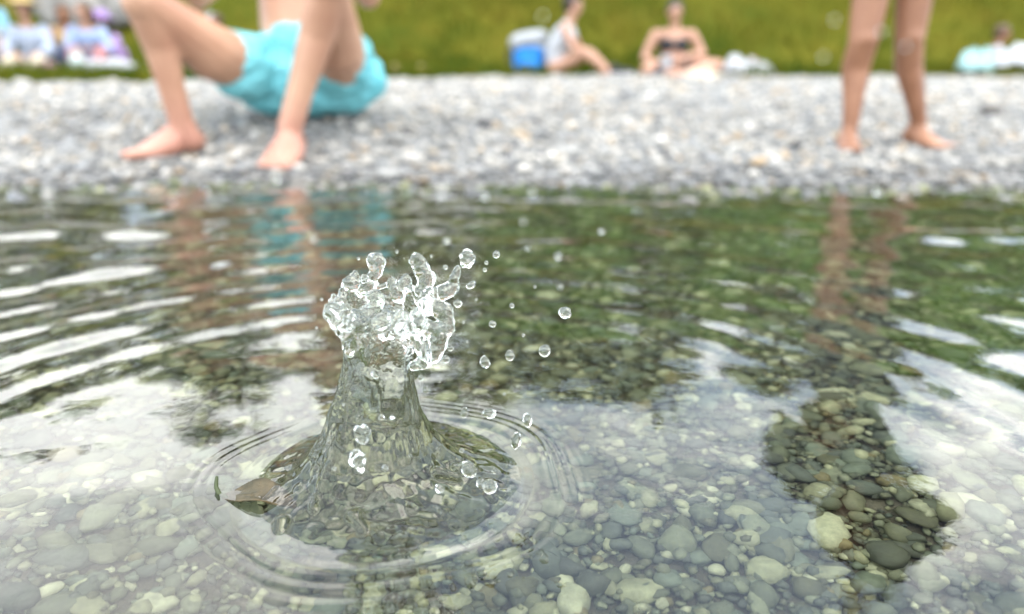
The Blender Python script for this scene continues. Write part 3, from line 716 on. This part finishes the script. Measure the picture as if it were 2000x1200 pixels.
sitter(gp(452, 11.2), (-.7, -.6, 0), 'bare shouldered person sitting low between the man\'s knees', M['skin_tan'], M['rose'], M['brown_hair'], .82, .12, .5, None, sleeves=False)

sitter(gp(140, 10.6), (.6, -.8, 0), 'person with long brown hair and a tan top sitting in front of the boulder', M['skin_tan'], M['sandal'], M['brown_hair'], .98, .12, .7, M['navy'], long=.28, sleeves=False)
def cloth_heap(name, c, rx, ry, h, seed, mat, label, cat, rot=0):
    n = 44; c = Vector(c)
    a = np.linspace(-1, 1, n); X, Y = np.meshgrid(a, a)
    rr = np.sqrt(X**2+Y**2)
    ridg = sum(np.abs(vnoise(X, Y, s, seed+k))*w for k, (s, w) in enumerate(((1.7, .9), (3.3, .5), (6.1, .25))))
    Z = h*np.clip(1.12-rr**2.2, 0, 1)**.6*(.55+1.1*ridg)
    x = c.x + (X*math.cos(rot)-Y*math.sin(rot))*rx*(1+.2*vnoise(X, Y, 1.5, seed)); y = c.y + (X*math.sin(rot)+Y*math.cos(rot))*ry
    Z = np.maximum(Z, .012) + zground(x, y) - c.z
    i = np.arange(n*n).reshape(n, n)
    F = np.stack([i[:-1, :-1], i[:-1, 1:], i[1:, 1:], i[1:, :-1]], -1).reshape(-1, 4)
    keep = (rr < 1.02+.12*vnoise(X, Y, 3, seed+2))[:-1, :-1].ravel()
    me = np_mesh(name, np.stack([x-c.x, y-c.y, Z], -1).reshape(-1, 3), F[keep])
    o = bpy.data.objects.new(name, me); o.location = c; link(o, None, mat)
    m = o.modifiers.new('t', 'SOLIDIFY'); m.thickness = .008
    return tag(o, label, cat)
cloth_heap('towel', gp(222, 8.9), .36, .22, .17, 3, M['white_cloth'], 'crumpled white towel on the grass left of the man\'s shin', 'towel')
cloth_heap('towel', gp(98, 8.9), .16, .16, .15, 9, M['pink'], 'small pink towel on the grass below the hatted woman', 'towel')
cloth_heap('towel', gp(20, 8.8), .28, .16, .10, 5, M['white_cloth'], 'white and grey cloth on the grass at the far left edge', 'towel')
# pale round bag
def bag(px, Y, w, h, mat, label):
    b_ = gp(px, Y); e = empty('beach_bag', b_, label, 'bag')
    blob('body', [cap(b_+UP*h*.32, w*.5, b_+UP*h*.62, w*.42, (Vector((0, 1, 0)), .7)), cap(b_+UP*h*.15+Vector((-w*.2, 0, 0)), w*.28, b_+UP*h*.15+Vector((w*.2, 0, 0)), w*.28)], mat, e, .014, 3, b_)
    hs = [b_+UP*h*.85+Vector((w*.26*math.cos(a), 0, h*.22*math.sin(a))) for a in np.linspace(0, math.pi, 9)]
    blob('handle', [cap(hs[k], .012, hs[k+1], .012) for k in range(8)], mat, e, .007, 1, b_)
    return e
bag(156, 8.9, .20, .26, M['mint'], 'pale mint beach bag standing left of the white towel')

# boulders behind the left group
def boulder(name, c, rx, ry, rz, seed, mat, label, cat='boulder'):
    V_, F_ = ico(4, seed, .45, 7)
    me = np_mesh(name, V_*np.array([rx, ry, rz]), F_); o = bpy.data.objects.new(name, me); o.location = c; link(o, None, mat)
    return tag(o, label, cat)
q = gp(165, 12.4); boulder('boulder', (q.x, q.y, q.z+.30), .50, .45, .52, 3, M['rock'], 'large pale grey boulder on the bank behind the left group')
q = gp(240, 12.6); boulder('boulder', (q.x, q.y, q.z+.26), .42, .4, .45, 8, M['rock'], 'smaller grey boulder to the right of the large boulder')
q = gp(1942, 3.9); boulder('dark_stone', (q.x, q.y, q.z+.02), .055, .05, .042, 5, M['dark_rock'], 'dark brown stone lying on the pale shingle at far right', 'stone')

# tan sandals right of the man
def sandal(px, Y, yaw, label):
    b_ = gp(px, Y); e = empty('sandal', b_, label, 'sandal', 'tan sandals on the grass'); e.rotation_euler.z = yaw
    d = Vector((1, 0, 0))
    blob('sole', [cap((-.10, 0, .05), .045, (.12, 0, .05), .055, (UP, .42))], M['sandal'], e, .008, 2)
    st = [Vector((.04, .055*math.cos(a), .06+.065*math.sin(a))) for a in np.linspace(0, math.pi, 9)]
    blob('strap', [cap(st[k], .016, st[k+1], .016) for k in range(8)] + [cap(st[k]+d*.03, .014, st[k+1]+d*.03, .014) for k in range(8)], M['sandal'], e, .007, 1)
    return e
sandal(762, 8.6, .6, 'left one of two tan sandals on the grass right of the man')
sandal(815, 8.6, -.4, 'right one of two tan sandals on the grass right of the man')

# --- woman in a white top in profile
Yw = 8.8; b0 = gp(1088, Yw)
sitter(b0, (1, -.25, 0), 'woman in a white top and dark bun sitting sideways beside the blue bag', M['skin_mid'], M['white_cloth'], M['dark_hair'], .94, .13, .55, None, sleeves=False, bun=True, topname='tank_top', headfwd=(1, -.35, -.25))
# --- woman in a black bikini facing the lake
def bikini_woman():
    Y = 8.8; b_ = gp(1318, Y); q = lambda px, py, dy=0: P(px, py, Y+dy)
    pel = Vector((b_.x, Y, b_.z+.10)); chest = q(1314, 82, .02); neck = q(1318, 50, .0); hd = q(1318, 26, -.04)
    wst = pel.lerp(chest, .45)
    S1, S2 = q(1280, 68), q(1352, 68); E1, W1 = q(1258, 112, -.05), q(1288, 128, -.28); E2, W2 = q(1372, 104, -.06), q(1338, 112, -.26)
    H1, H2 = pel+Vector((-.09, 0, 0)), pel+Vector((.09, 0, 0)); K1, A1 = q(1262, 136, -.34), q(1345, 148, -.42); K2, A2 = q(1402, 128, -.16), q(1332, 146, -.50)
    body = [cap(H1, .11, H2, .11), cap(pel, .13, wst, .112, (X1, 1.25)), cap(wst, .112, chest, .12, (X1, 1.3)), cap(S1, .055, S2, .055), cap(neck-UP*.06, .062, neck+UP*.06, .048),
            cap(chest+Vector((-.07, -.07, -.03)), .07), cap(chest+Vector((.07, -.07, -.03)), .07)]
    for S_, E_, W_, k in ((S1, E1, W1, 1), (S2, E2, W2, -1)):
        body += limb((S_, .055), (S_.lerp(E_, .5), .050), (E_, .040)) + limb((E_, .041), (W_, .027)) + hand(W_, (W_-E_), UP, .95, .7, k)
    for Hh, K, A in ((H1, K1, A1), (H2, K2, A2)):
        body += limb((Hh, .10), (Hh.lerp(K, .5), .09), (K, .062)) + limb((K, .060), (K.lerp(A, .3), .058), (A, .036))
        d = (A-K).normalized(); he = A-d*.02; he.z = max(zg(A.x, A.y)+.012, A.z-.05); to = he+Vector((d.x*.16, -.08, 0)); to.z = zg(to.x, to.y)+.012
        body += foot(he, to, .042)
    hq, eyes = head(hd, (-.05, -1, -.35), .95); body += hq
    top = [cap(chest+Vector((-.075, -.075, -.035)), .076), cap(chest+Vector((.075, -.075, -.035)), .076), cap(chest+Vector((-.12, -.02, -.05)), .028, chest+Vector((.12, -.02, -.05)), .028)]
    top += [cap(chest+Vector((.145*math.cos(a), .122*math.sin(a)*1.0, -.045)), .018, chest+Vector((.145*math.cos(a+.4), .122*math.sin(a+.4), -.045)), .018) for a in np.arange(0, 6.2, .4)]
    bot = [cap(H1, .117, H2, .117)]
    person(b_, 'woman in a black bikini sitting cross legged on the shingle edge facing the lake', body, M['skin_mid'], [('bikini_top', top, M['black']), ('bikini_bottom', bot, M['black'])],
           hair_cap(hd, (-.05, -1, -.35), .95, bun=True), M['dark_hair'], eyes, voxel=.012, smooth=3)
    c = W1+Vector((.05, -.10, -.07)); e = empty('cup', c, 'white paper cup held by the woman in the black bikini', 'cup')
    V_, F_ = lathe_geo([(.040, 0), (.058, .15), (.061, .153), (.056, .150), (.037, .006)], 24)
    me = bpy.data.meshes.new('cup_wall'); me.from_pydata(V_, [], F_[:-2]+[F_[-1]]); me.update(); link(bpy.data.objects.new('cup_wall', me), e, M['white_cloth'])
    V_, F_ = lathe_geo([(.063, .150), (.064, .162), (.050, .168), (.0005, .168)], 24)
    me = bpy.data.meshes.new('lid'); me.from_pydata(V_, [], F_); me.update(); link(bpy.data.objects.new('lid', me), e, M['white_cloth'])
bikini_woman()

# blue and grey rucksack left of the women
b_ = gp(1034, 8.95); e = empty('rucksack', b_, 'bright blue rucksack with a grey top standing behind the woman in white', 'bag')
blob('body', [cap(b_+Vector((-.06, 0, .12)), .13, b_+Vector((.06, 0, .12)), .13), cap(b_+Vector((-.06, 0, .22)), .13, b_+Vector((.06, 0, .22)), .13)], M['bag_blue'], e, .014, 3, b_)
blob('lid', [cap(b_+Vector((-.10, 0, .36)), .13, b_+Vector((.09, 0, .40)), .12, (UP, .75)), cap(b_+Vector((-.1, .02, .31)), .11, b_+Vector((.1, .02, .31)), .11)], M['bag_grey'], e, .014, 3, b_)
blob('pocket', [cap(b_+Vector((-.05, -.115, .12)), .075, b_+Vector((.06, -.115, .12)), .075)], M['bag_blue'], e, .012, 3, b_)
st = [b_+Vector((-.19-.05*math.sin(a), .0, .06+.30*a/math.pi)) for a in np.linspace(0, math.pi, 9)]
blob('strap', [cap(st[k], .018, st[k+1], .018) for k in range(8)], M['black'], e, .009, 1, b_)
def shoe(px, Y, yaw, label):
    b_ = gp(px, Y); e = empty('shoe', b_, label, 'shoe'); e.rotation_euler.z = yaw
    blob('sole', [cap((-.10, 0, .03), .04, (.12, 0, .03), .047, (UP, .45))], M['white_cloth'], e, .008, 2)
    blob('upper', [cap((-.09, 0, .065), .042, (.10, 0, .05), .036), cap((-.085, 0, .10), .040)], M['black'], e, .008, 2)
shoe(1212, 8.55, .3, 'black shoe lying by the feet of the woman in white')
shoe(1272, 8.45, 2.4, 'dark shoe lying left of the woman in the black bikini')
cloth_heap('towel', gp(1440, 8.75), .20, .16, .20, 12, M['white_cloth'], 'crumpled white towel right of the woman in the black bikini', 'towel')
cloth_heap('towel', gp(1482, 8.7), .16, .14, .15, 14, M['white_cloth'], 'small white cloth at the right end of the women\'s things', 'towel')
bag(1466, 8.9, .15, .19, M['rose'], 'small dusky rose pouch standing between two white towels')
cloth_heap('towel', gp(1368, 8.35), .26, .12, .07, 22, M['cream'], 'cream towel spread under the legs of the woman in the bikini', 'towel')

# right edge: reclining person under white towel
b_ = gp(1946, 9.3)
sitter(b_+Vector((.03, .12, -.16)), (1, -.45, 0), 'reddish faced person reclining behind the big white towel at far right', M['skin_tan'], M['white_cloth'], M['brown_hair'], .80, -.02, .6, M['white_cloth'])
cloth_heap('towel', gp(2000, 8.9), .42, .25, .36, 31, M['white_cloth'], 'big white towel heaped up at the right edge', 'towel')
cloth_heap('towel', gp(1902, 8.8), .19, .16, .27, 33, M['cyan_cloth'], 'pale cyan towel left of the big white towel', 'towel')

# ------------------------------------------------------------------ the splash
def splash():
    prof = [(.134, -.024), (.132, -.0040), (.124, -.0014), (.116, -.0004), (.108, .0008), (.097, .0035), (.082, .008), (.068, .0145), (.0565, .0245), (.0475, .037), (.0412, .051), (.0355, .067), (.0315, .085), (.0288, .102), (.0276, .116), (.0285, .128), (.0283, .140), (.0255, .149), (.018, .155), (.006, .157)]
    def wob(t_, z_): return 1 + min(1, max(0, z_/.02))*(.06*math.sin(2*t_+14*z_+.5) + .035*math.sin(3*t_+20*z_) + .03*math.sin(5*t_-31*z_+1))
    lg = lathe_geo(prof, 72, (CX, CY, 0), wob)
    caps = []
    # thin ribbed cup wall, front lip low, back lip high
    N = 54; rim = []; fr_at = lambda a: max(0.0, -math.sin(a))
    for k in range(N):
        a = 2*math.pi*k/N
        fr = max(0.0, -math.sin(a)); zr = .157 + .007*math.sin(a) + (.002+.004*(1-fr))*(math.sin(3*a+1)+math.sin(5*a+2.5)) + random.uniform(-.003, .003)
        rr = .0395 - .006*fr + .003*math.cos(a*2+.6) + .002*math.sin(4*a) + random.uniform(-.0015, .0015)
        lowp = Vector((CX+.0275*math.cos(a), CY+.0275*math.sin(a), .126+.006*math.sin(4*a+1)*(1-fr)+.020*fr)); up_ = Vector((CX+rr*math.cos(a)+.002, CY+rr*math.sin(a), zr))
        mid = lowp.lerp(up_, .5) + Vector((math.cos(a), math.sin(a), 0))*.002
        caps += limb((lowp, .0036), (mid, .0022), (up_, .0024)); rim.append((a, up_))
    for k, (a, p) in enumerate(rim):
        if math.sin(2.5*a+.4) > -.75: caps.append(cap(p, .0036, rim[(k+1) % N][1], .0036))
        if random.random() < .34+.35*fr_at(a): caps.append(cap(p+Vector((random.uniform(-.003, .004), random.uniform(-.003, .003), random.uniform(-.004, .005))), random.uniform(.0045, .0078)))
    def near(p): return min((q for _, q in rim), key=lambda q: (q-p).length)
    def finger(pts):                      # (px, py, Y, radius) chain, rooted on the rim
        v = [(P(a, b, y), r) for a, b, y, r in pts]
        caps.extend(limb((near(v[0][0]), .006), *v))
    finger([(712, 565, .640, .006), (736, 532, .645, .0056), (735, 512, .645, .0086)])
    finger([(832, 560, .640, .006), (827, 532, .643, .0070), (814, 508, .643, .0068)])
    finger([(838, 540, .640, .0052), (842, 545, .640, .0052)])
    finger([(865, 572, .620, .0075), (884, 562, .622, .0062), (886, 545, .622, .0042), (893, 528, .624, .0034)])
    finger([(792, 548, .645, .0060)]); finger([(767, 552, .648, .0050)])
    finger([(695, 622, .600, .0085), (672, 628, .598, .0090), (655, 612, .598, .0105)])
    finger([(688, 650, .592, .0080), (668, 640, .596, .0080)]); finger([(690, 672, .590, .0070), (684, 686, .590, .0045)])
    finger([(735, 590, .600, .0070), (733, 583, .600, .0082)])
    finger([(862, 650, .590, .0080), (852, 676, .588, .0085), (846, 694, .588, .0070)])
    finger([(868, 610, .602, .0085), (872, 640, .598, .0070)]); finger([(830, 690, .578, .0058), (828, 708, .578, .0062), (808, 716, .576, .0040)])
    finger([(745, 628, .572, .0070)]); finger([(708, 640, .578, .0075)]); finger([(790, 640, .570, .0065)]); finger([(822, 632, .576, .0070)])
    for _ in range(12):
        a = random.uniform(0, 6.28); z_ = random.uniform(.148, .166)+.004*math.sin(a)
        caps.append(cap(Vector((CX+.037*math.cos(a), CY+.037*math.sin(a), z_)), random.uniform(.0026, .0055)))
    for _ in range(24):                                                # beads and ligaments all over the crown
        a = random.uniform(0, 6.28); z_ = random.uniform(.148, .166)+.004*math.sin(a); q_ = random.uniform(.033, .041)
        p = Vector((CX+q_*math.cos(a), CY+q_*math.sin(a), z_)); r_ = random.uniform(.0015, .0036)
        caps.append(cap(p, r_, p+Vector((random.uniform(-.006, .006), random.uniform(-.006, .006), random.uniform(-.003, .009))), r_*.8))
    for a, z0, z1 in ((-1.9, .150, .118), (-.6, .145, .098), (.1, .138, .105), (-2.6, .145, .115)):   # sheets sliding back down the stem
        caps += limb(*[(Vector((CX+(.0292-.001*k)*math.cos(a+.05*k), CY+(.0292-.001*k)*math.sin(a+.05*k), z0+(z1-z0)*k/3)), .0052-.0011*k) for k in range(4)])
    # ropes of water running down the column
    for _ in range(7):
        a = random.uniform(0, 6.28); z0 = random.uniform(.06, .125); z1 = z0-random.uniform(.03, .06)
        rz = lambda z_: float(np.interp(z_, [.0, .0145, .0245, .037, .051, .085, .126], [.11, .068, .0565, .0475, .0412, .0315, .028]))
        caps += limb(*[(Vector((CX+(rz(zz_)-.001)*math.cos(a+.5*(zz_-z0)/.1), CY+(rz(zz_)-.001)*math.sin(a+.5*(zz_-z0)/.1), zz_)), .0032) for zz_ in np.linspace(z0, max(z1, .01), 5)])
    for _ in range(9):
        a = random.uniform(0, 6.28); q_ = random.uniform(.055, .108); z_ = float(np.interp(q_, [.0475, .0565, .068, .082, .097, .11], [.037, .0245, .0145, .008, .0035, .0006]))
        caps.append(cap(Vector((CX+q_*math.cos(a), CY+q_*math.sin(a), z_-.001)), random.uniform(.004, .008), Vector((CX+(q_+.012)*math.cos(a+.1), CY+(q_+.012)*math.sin(a+.1), z_-.006)), .004))
    def post(me):
        co = np.empty(len(me.vertices)*3, np.float32); me.vertices.foreach_get('co', co); co = co.reshape(-1, 3)
        no = np.empty(len(me.vertices)*3, np.float32); me.vertices.foreach_get('normal', no); no = no.reshape(-1, 3)
        for k in range(len(co)):
            p = Vector(co[k]); 
            low_ = min(1.0, max(0.0, (.13-p.z)/.05))
            d = .0011*low_*mnoise.noise(Vector((p.x*120, p.y*120, p.z*26))) + .0022*low_*mnoise.noise(Vector((p.x*50, p.y*50, p.z*14+4))) + .00022*mnoise.noise(p*170) + (1-low_)*(.0013*mnoise.noise(p*125) + .0008*mnoise.noise(p*270))
            q = math.hypot(p.x-CX, p.y-CY)
            if p.z < .03: d += .0018*mnoise.noise(Vector((p.x*55, p.y*55, 2.2))) + .0009*mnoise.noise(Vector((p.x*130, p.y*130, 5.2)))
            d *= min(1.0, max(0.0, (.121-q)/.050))
            co[k][0] -= .008*min(1, max(0, (.12-p.z)/.06))*min(1, max(0, (.10-q)/.05))      # the stem leans a little
            co[k] += no[k]*d
        me.vertices.foreach_set('co', co.ravel())
        bm = bmesh.new(); bm.from_mesh(me)
        bmesh.ops.delete(bm, geom=[f for f in bm.faces if f.calc_center_median().z < -.008], context='FACES')
        bm.to_mesh(me); bm.free(); me.update()
    o = blob('water_splash', caps, M['clear_water'], None, .00125, 2, (0, 0, 0), post, seg=12, extra=[lg])
    tag(o, 'tall clear water splash with a ragged crown rising from the lake', 'splash')
splash()

# ------------------------------------------------------------------ flying droplets
def droplet(px, py, Y, rpx, label, el=1.0, tilt=0.0, seed=0, lump=.10):
    p = P(px, py, Y); t_ = (Y*CP - (p.z-H_CAM)*SP); r_ = rpx*t_/FPX
    V_, F_ = ico(4 if rpx > 8 else 3, 200+seed % 60, lump, 0)
    V_ = V_*np.array([r_, r_, r_*el]); c, s2 = math.cos(tilt), math.sin(tilt)
    V_ = V_ @ np.array([[c, 0, s2], [0, 1, 0], [-s2, 0, c]]).T
    o = bpy.data.objects.new('water_droplet', np_mesh('water_droplet', V_, F_)); o.location = p
    link(o, None, M['clear_water']); tag(o, label, 'droplet', 'water droplets flying off the splash')
DR = [
 (912, 506, .625, 15, 'largest lumpy droplet above the right tip of the crown', 1.15, .2, .35),
 (920, 557, .62, 7, 'slanted oblong droplet just right of the crown tip', 1.5, 1.0, .15),
 (870, 522, .63, 5, 'tiny droplet between the crown and the largest lumpy droplet', 1, 0, .1),
 (947, 527, .63, 4, 'lower of two specks right of the largest lumpy droplet', 1, 0, .05),
 (950, 513, .63, 4, 'middle speck right of the largest lumpy droplet', 1, 0, .05),
 (969, 497, .70, 7, 'round droplet farthest up to the right of the crown', 1.1, 0, .05),
 (894, 593, .60, 8, 'droplet touching the right flank of the crown', 1, 0, .2),
 (1104, 611, .64, 13, 'lone plump droplet far right of the crown', .9, .5, .2),
 (1000, 597, .68, 5, 'small round droplet over the pale streak right of the crown', 1, 0, .05),
 (962, 633, .70, 7, 'faint droplet right of the crown at its lip height', 1, 0, .1),
 (880, 680, .60, 6, 'small droplet right of the column waist, upper of a pair', 1.1, 0, .05),
 (870, 702, .60, 8, 'round droplet right of the column waist, lower of a pair', 1, 0, .05),
 (947, 707, .61, 10, 'bright tilted droplet leading the row right of the column', 1.3, -.4, .12),
 (996, 694, .62, 9, 'second droplet of the row right of the column', 1.25, 0, .1),
 (1064, 685, .64, 11, 'outermost droplet of the row right of the column', 1.1, .3, .1),
 (823, 712, .585, 4, 'tiny droplet tucked under the right of the crown', 1, 0, .05),
 (822, 738, .585, 6, 'small droplet beside the column neck', 1.1, 0, .05),
 (832, 762, .585, 7, 'droplet close to the column just above the ripple line', 1, .3, .3),
 (907, 806, .60, 7, 'tall narrow droplet above the ripples, nearest the column', 1.8, .1, .1),
 (955, 808, .60, 12, 'heart shaped droplet above the ripples', .8, 0, .35),
 (1030, 822, .60, 9, 'oblong droplet at the right end above the ripples', 1.6, -.2, .2),
 (1008, 860, .585, 10, 'long droplet hanging just over the right ripple ring', 1.7, .15, .25),
 (708, 848, .515, 16, 'big sparkling droplet in front of the column foot', 1.15, .1, .30),
 (698, 898, .51, 15, 'ragged droplet below the big sparkling one', 1.35, -.2, .45),
 (652, 915, .51, 4, 'speck of water left of the ragged droplet', 1, 0, .05),
 (752, 914, .51, 6, 'small droplet right of the ragged droplet', 1.2, .2, .15),
 (733, 732, .565, 9, 'bright drip on the front of the column neck', .8, .9, .25),
 (902, 880, .56, 5, 'speck of water over the right side of the mound', 1, 0, .05),
 (916, 918, .53, 13, 'pointed droplet low to the right of the mound', 1.5, -.4, .30),
 (940, 945, .525, 9, 'small ragged droplet left of the round lower droplet', 1.1, .6, .35),
 (957, 950, .52, 14, 'round ring like droplet lowest at the right', 1.1, 0, .12),
 (965, 921, .53, 5, 'tiny droplet above the round lowest droplet', 1, 0, .05),
 (858, 955, .52, 10, 'flat droplet low in front of the mound', .8, .5, .35),
 (1175, 452, 0.45, 6, 'blurred droplet over the far water right of the crown', 1, 0, .05),
 (1090, 500, 0.45, 7, 'blurred droplet over the green reflection', 1.2, 0, .05),
 (1094, 560, 0.45, 5, 'blurred small droplet above the lone plump one', 1, 0, .05),
 (1040, 375, 0.38, 6, 'blurred droplet against the waterline right of the middle', 1, 0, .05),
 (947, 383, 0.38, 7, 'blurred droplet against the waterline near the middle', 1, 0, .05),
 (862, 382, 0.38, 5, 'blurred droplet against the waterline left of the middle', 1, 0, .05),
 (1022, 432, 0.38, 5, 'blurred droplet over the far water above the crown', 1, 0, .05),
 (1030, 485, 0.45, 4, 'blurred speck over the far water right of the crown', 1, 0, .05),
 (612, 465, 0.38, 6, 'blurred droplet over the man\'s reflection', 1.1, 0, .05),
 (540, 350, 0.38, 6, 'blurred droplet just under the man\'s right foot', 1, 0, .05),
 (872, 470, 0.45, 7, 'blurred flat droplet straight above the crown', .8, 0, .1),
 (1715, 375, 0.38, 7, 'blurred droplet at the waterline below the standing bather', 1, 0, .05),
 (1060, 30, 0.30, 4, 'blurred droplet in the air above the woman in white', 1, 0, .05),
 (1630, 38, 0.30, 4, 'blurred droplet in the air left of the bather\'s knees', 1, 0, .05),
 (1722, 60, 0.30, 4, 'blurred droplet in the air between the bather\'s knees', 1, 0, .05),
 (1770, 90, 0.30, 4, 'blurred droplet in front of the bather\'s right knee', 1, 0, .05),
 (1608, 110, 0.30, 4, 'blurred droplet in the air left of the bather\'s shins', 1, 0, .05),
]
DR += [(x_, y_, Y_, r_, l_, 1.1, .3, .1) for x_, y_, Y_, r_, l_ in [      # fine spray thrown off the crown
    (700, 505, .64, 3, 'tiny speck of spray left of the tallest left finger of the crown'),
    (775, 492, .65, 3, 'tiny speck of spray in the gap between the two upper crown fingers'),
    (842, 500, .65, 2.5, 'tiny speck of spray right of the middle crown finger'),
    (628, 585, .61, 3, 'tiny speck of spray above the left bulge of the crown'),
    (618, 640, .60, 2.5, 'tiny speck of spray left of the left bulge of the crown'),
    (905, 630, .61, 3, 'tiny speck of spray beside the right edge of the crown'),
    (930, 585, .64, 2.5, 'tiny speck of spray below the slanted oblong droplet'),
    (1045, 560, .66, 3, 'tiny speck of spray between the crown and the lone plump droplet'),
    (1022, 655, .63, 3, 'tiny speck of spray just above the row right of the column'),
    (912, 668, .61, 2.5, 'tiny speck of spray above the bright tilted droplet'),
    (858, 745, .59, 3, 'tiny speck of spray right of the column neck'),
    (985, 770, .60, 3, 'tiny speck of spray below the row right of the column'),
    (1060, 780, .60, 2.5, 'tiny speck of spray at far right above the ripples'),
    (670, 790, .56, 3, 'tiny speck of spray left of the column neck'),
    (640, 860, .53, 3, 'tiny speck of spray left of the big sparkling droplet'),
    (800, 890, .52, 3, 'tiny speck of spray in front of the middle of the mound')]]
for k, d in enumerate(DR): droplet(d[0], d[1], d[2], d[3], d[4], d[5], d[6], k, d[7])

# ------------------------------------------------------------------ brown leaf in the ripples
def leaf():
    c = PW(512, 985, -0.008); e = empty('leaf', c, 'curled brown leaf with a green stem floating at the left of the splash', 'leaf')
    n = 16; V_ = []; F_ = []
    for k in range(n+1):
        u = k/n; w = .017*math.sin(math.pi*min(1, u*.92+.06))**.8
        for j in range(7):
            v = (j-3)/3
            V_.append((-.032+.068*u, w*v+.006*math.sin(3*u)-.018*u, .003+.006*math.sin(math.pi*u*1.2)+.009*v*v*(.4+.6*u)+.0015*math.sin(9*u+4*v)))
    for k in range(n):
        for j in range(6): a = k*7+j; F_.append((a, a+1, a+8, a+7))
    o = link(bpy.data.objects.new('blade', np_mesh('blade', np.array(V_), np.array(F_))), e, M['leaf_brown']); m = o.modifiers.new('t', 'SOLIDIFY'); m.thickness = .0008
    pts = [Vector((-.030, .0, .004)), Vector((-.036, .002, .007)), Vector((-.040, .006, .013)), Vector((-.040, .010, .020))]
    blob('stem', limb(*[(p, .0028-.0004*k) for k, p in enumerate(pts)]), M['leaf_stem'], e, .0012, 1)
leaf()
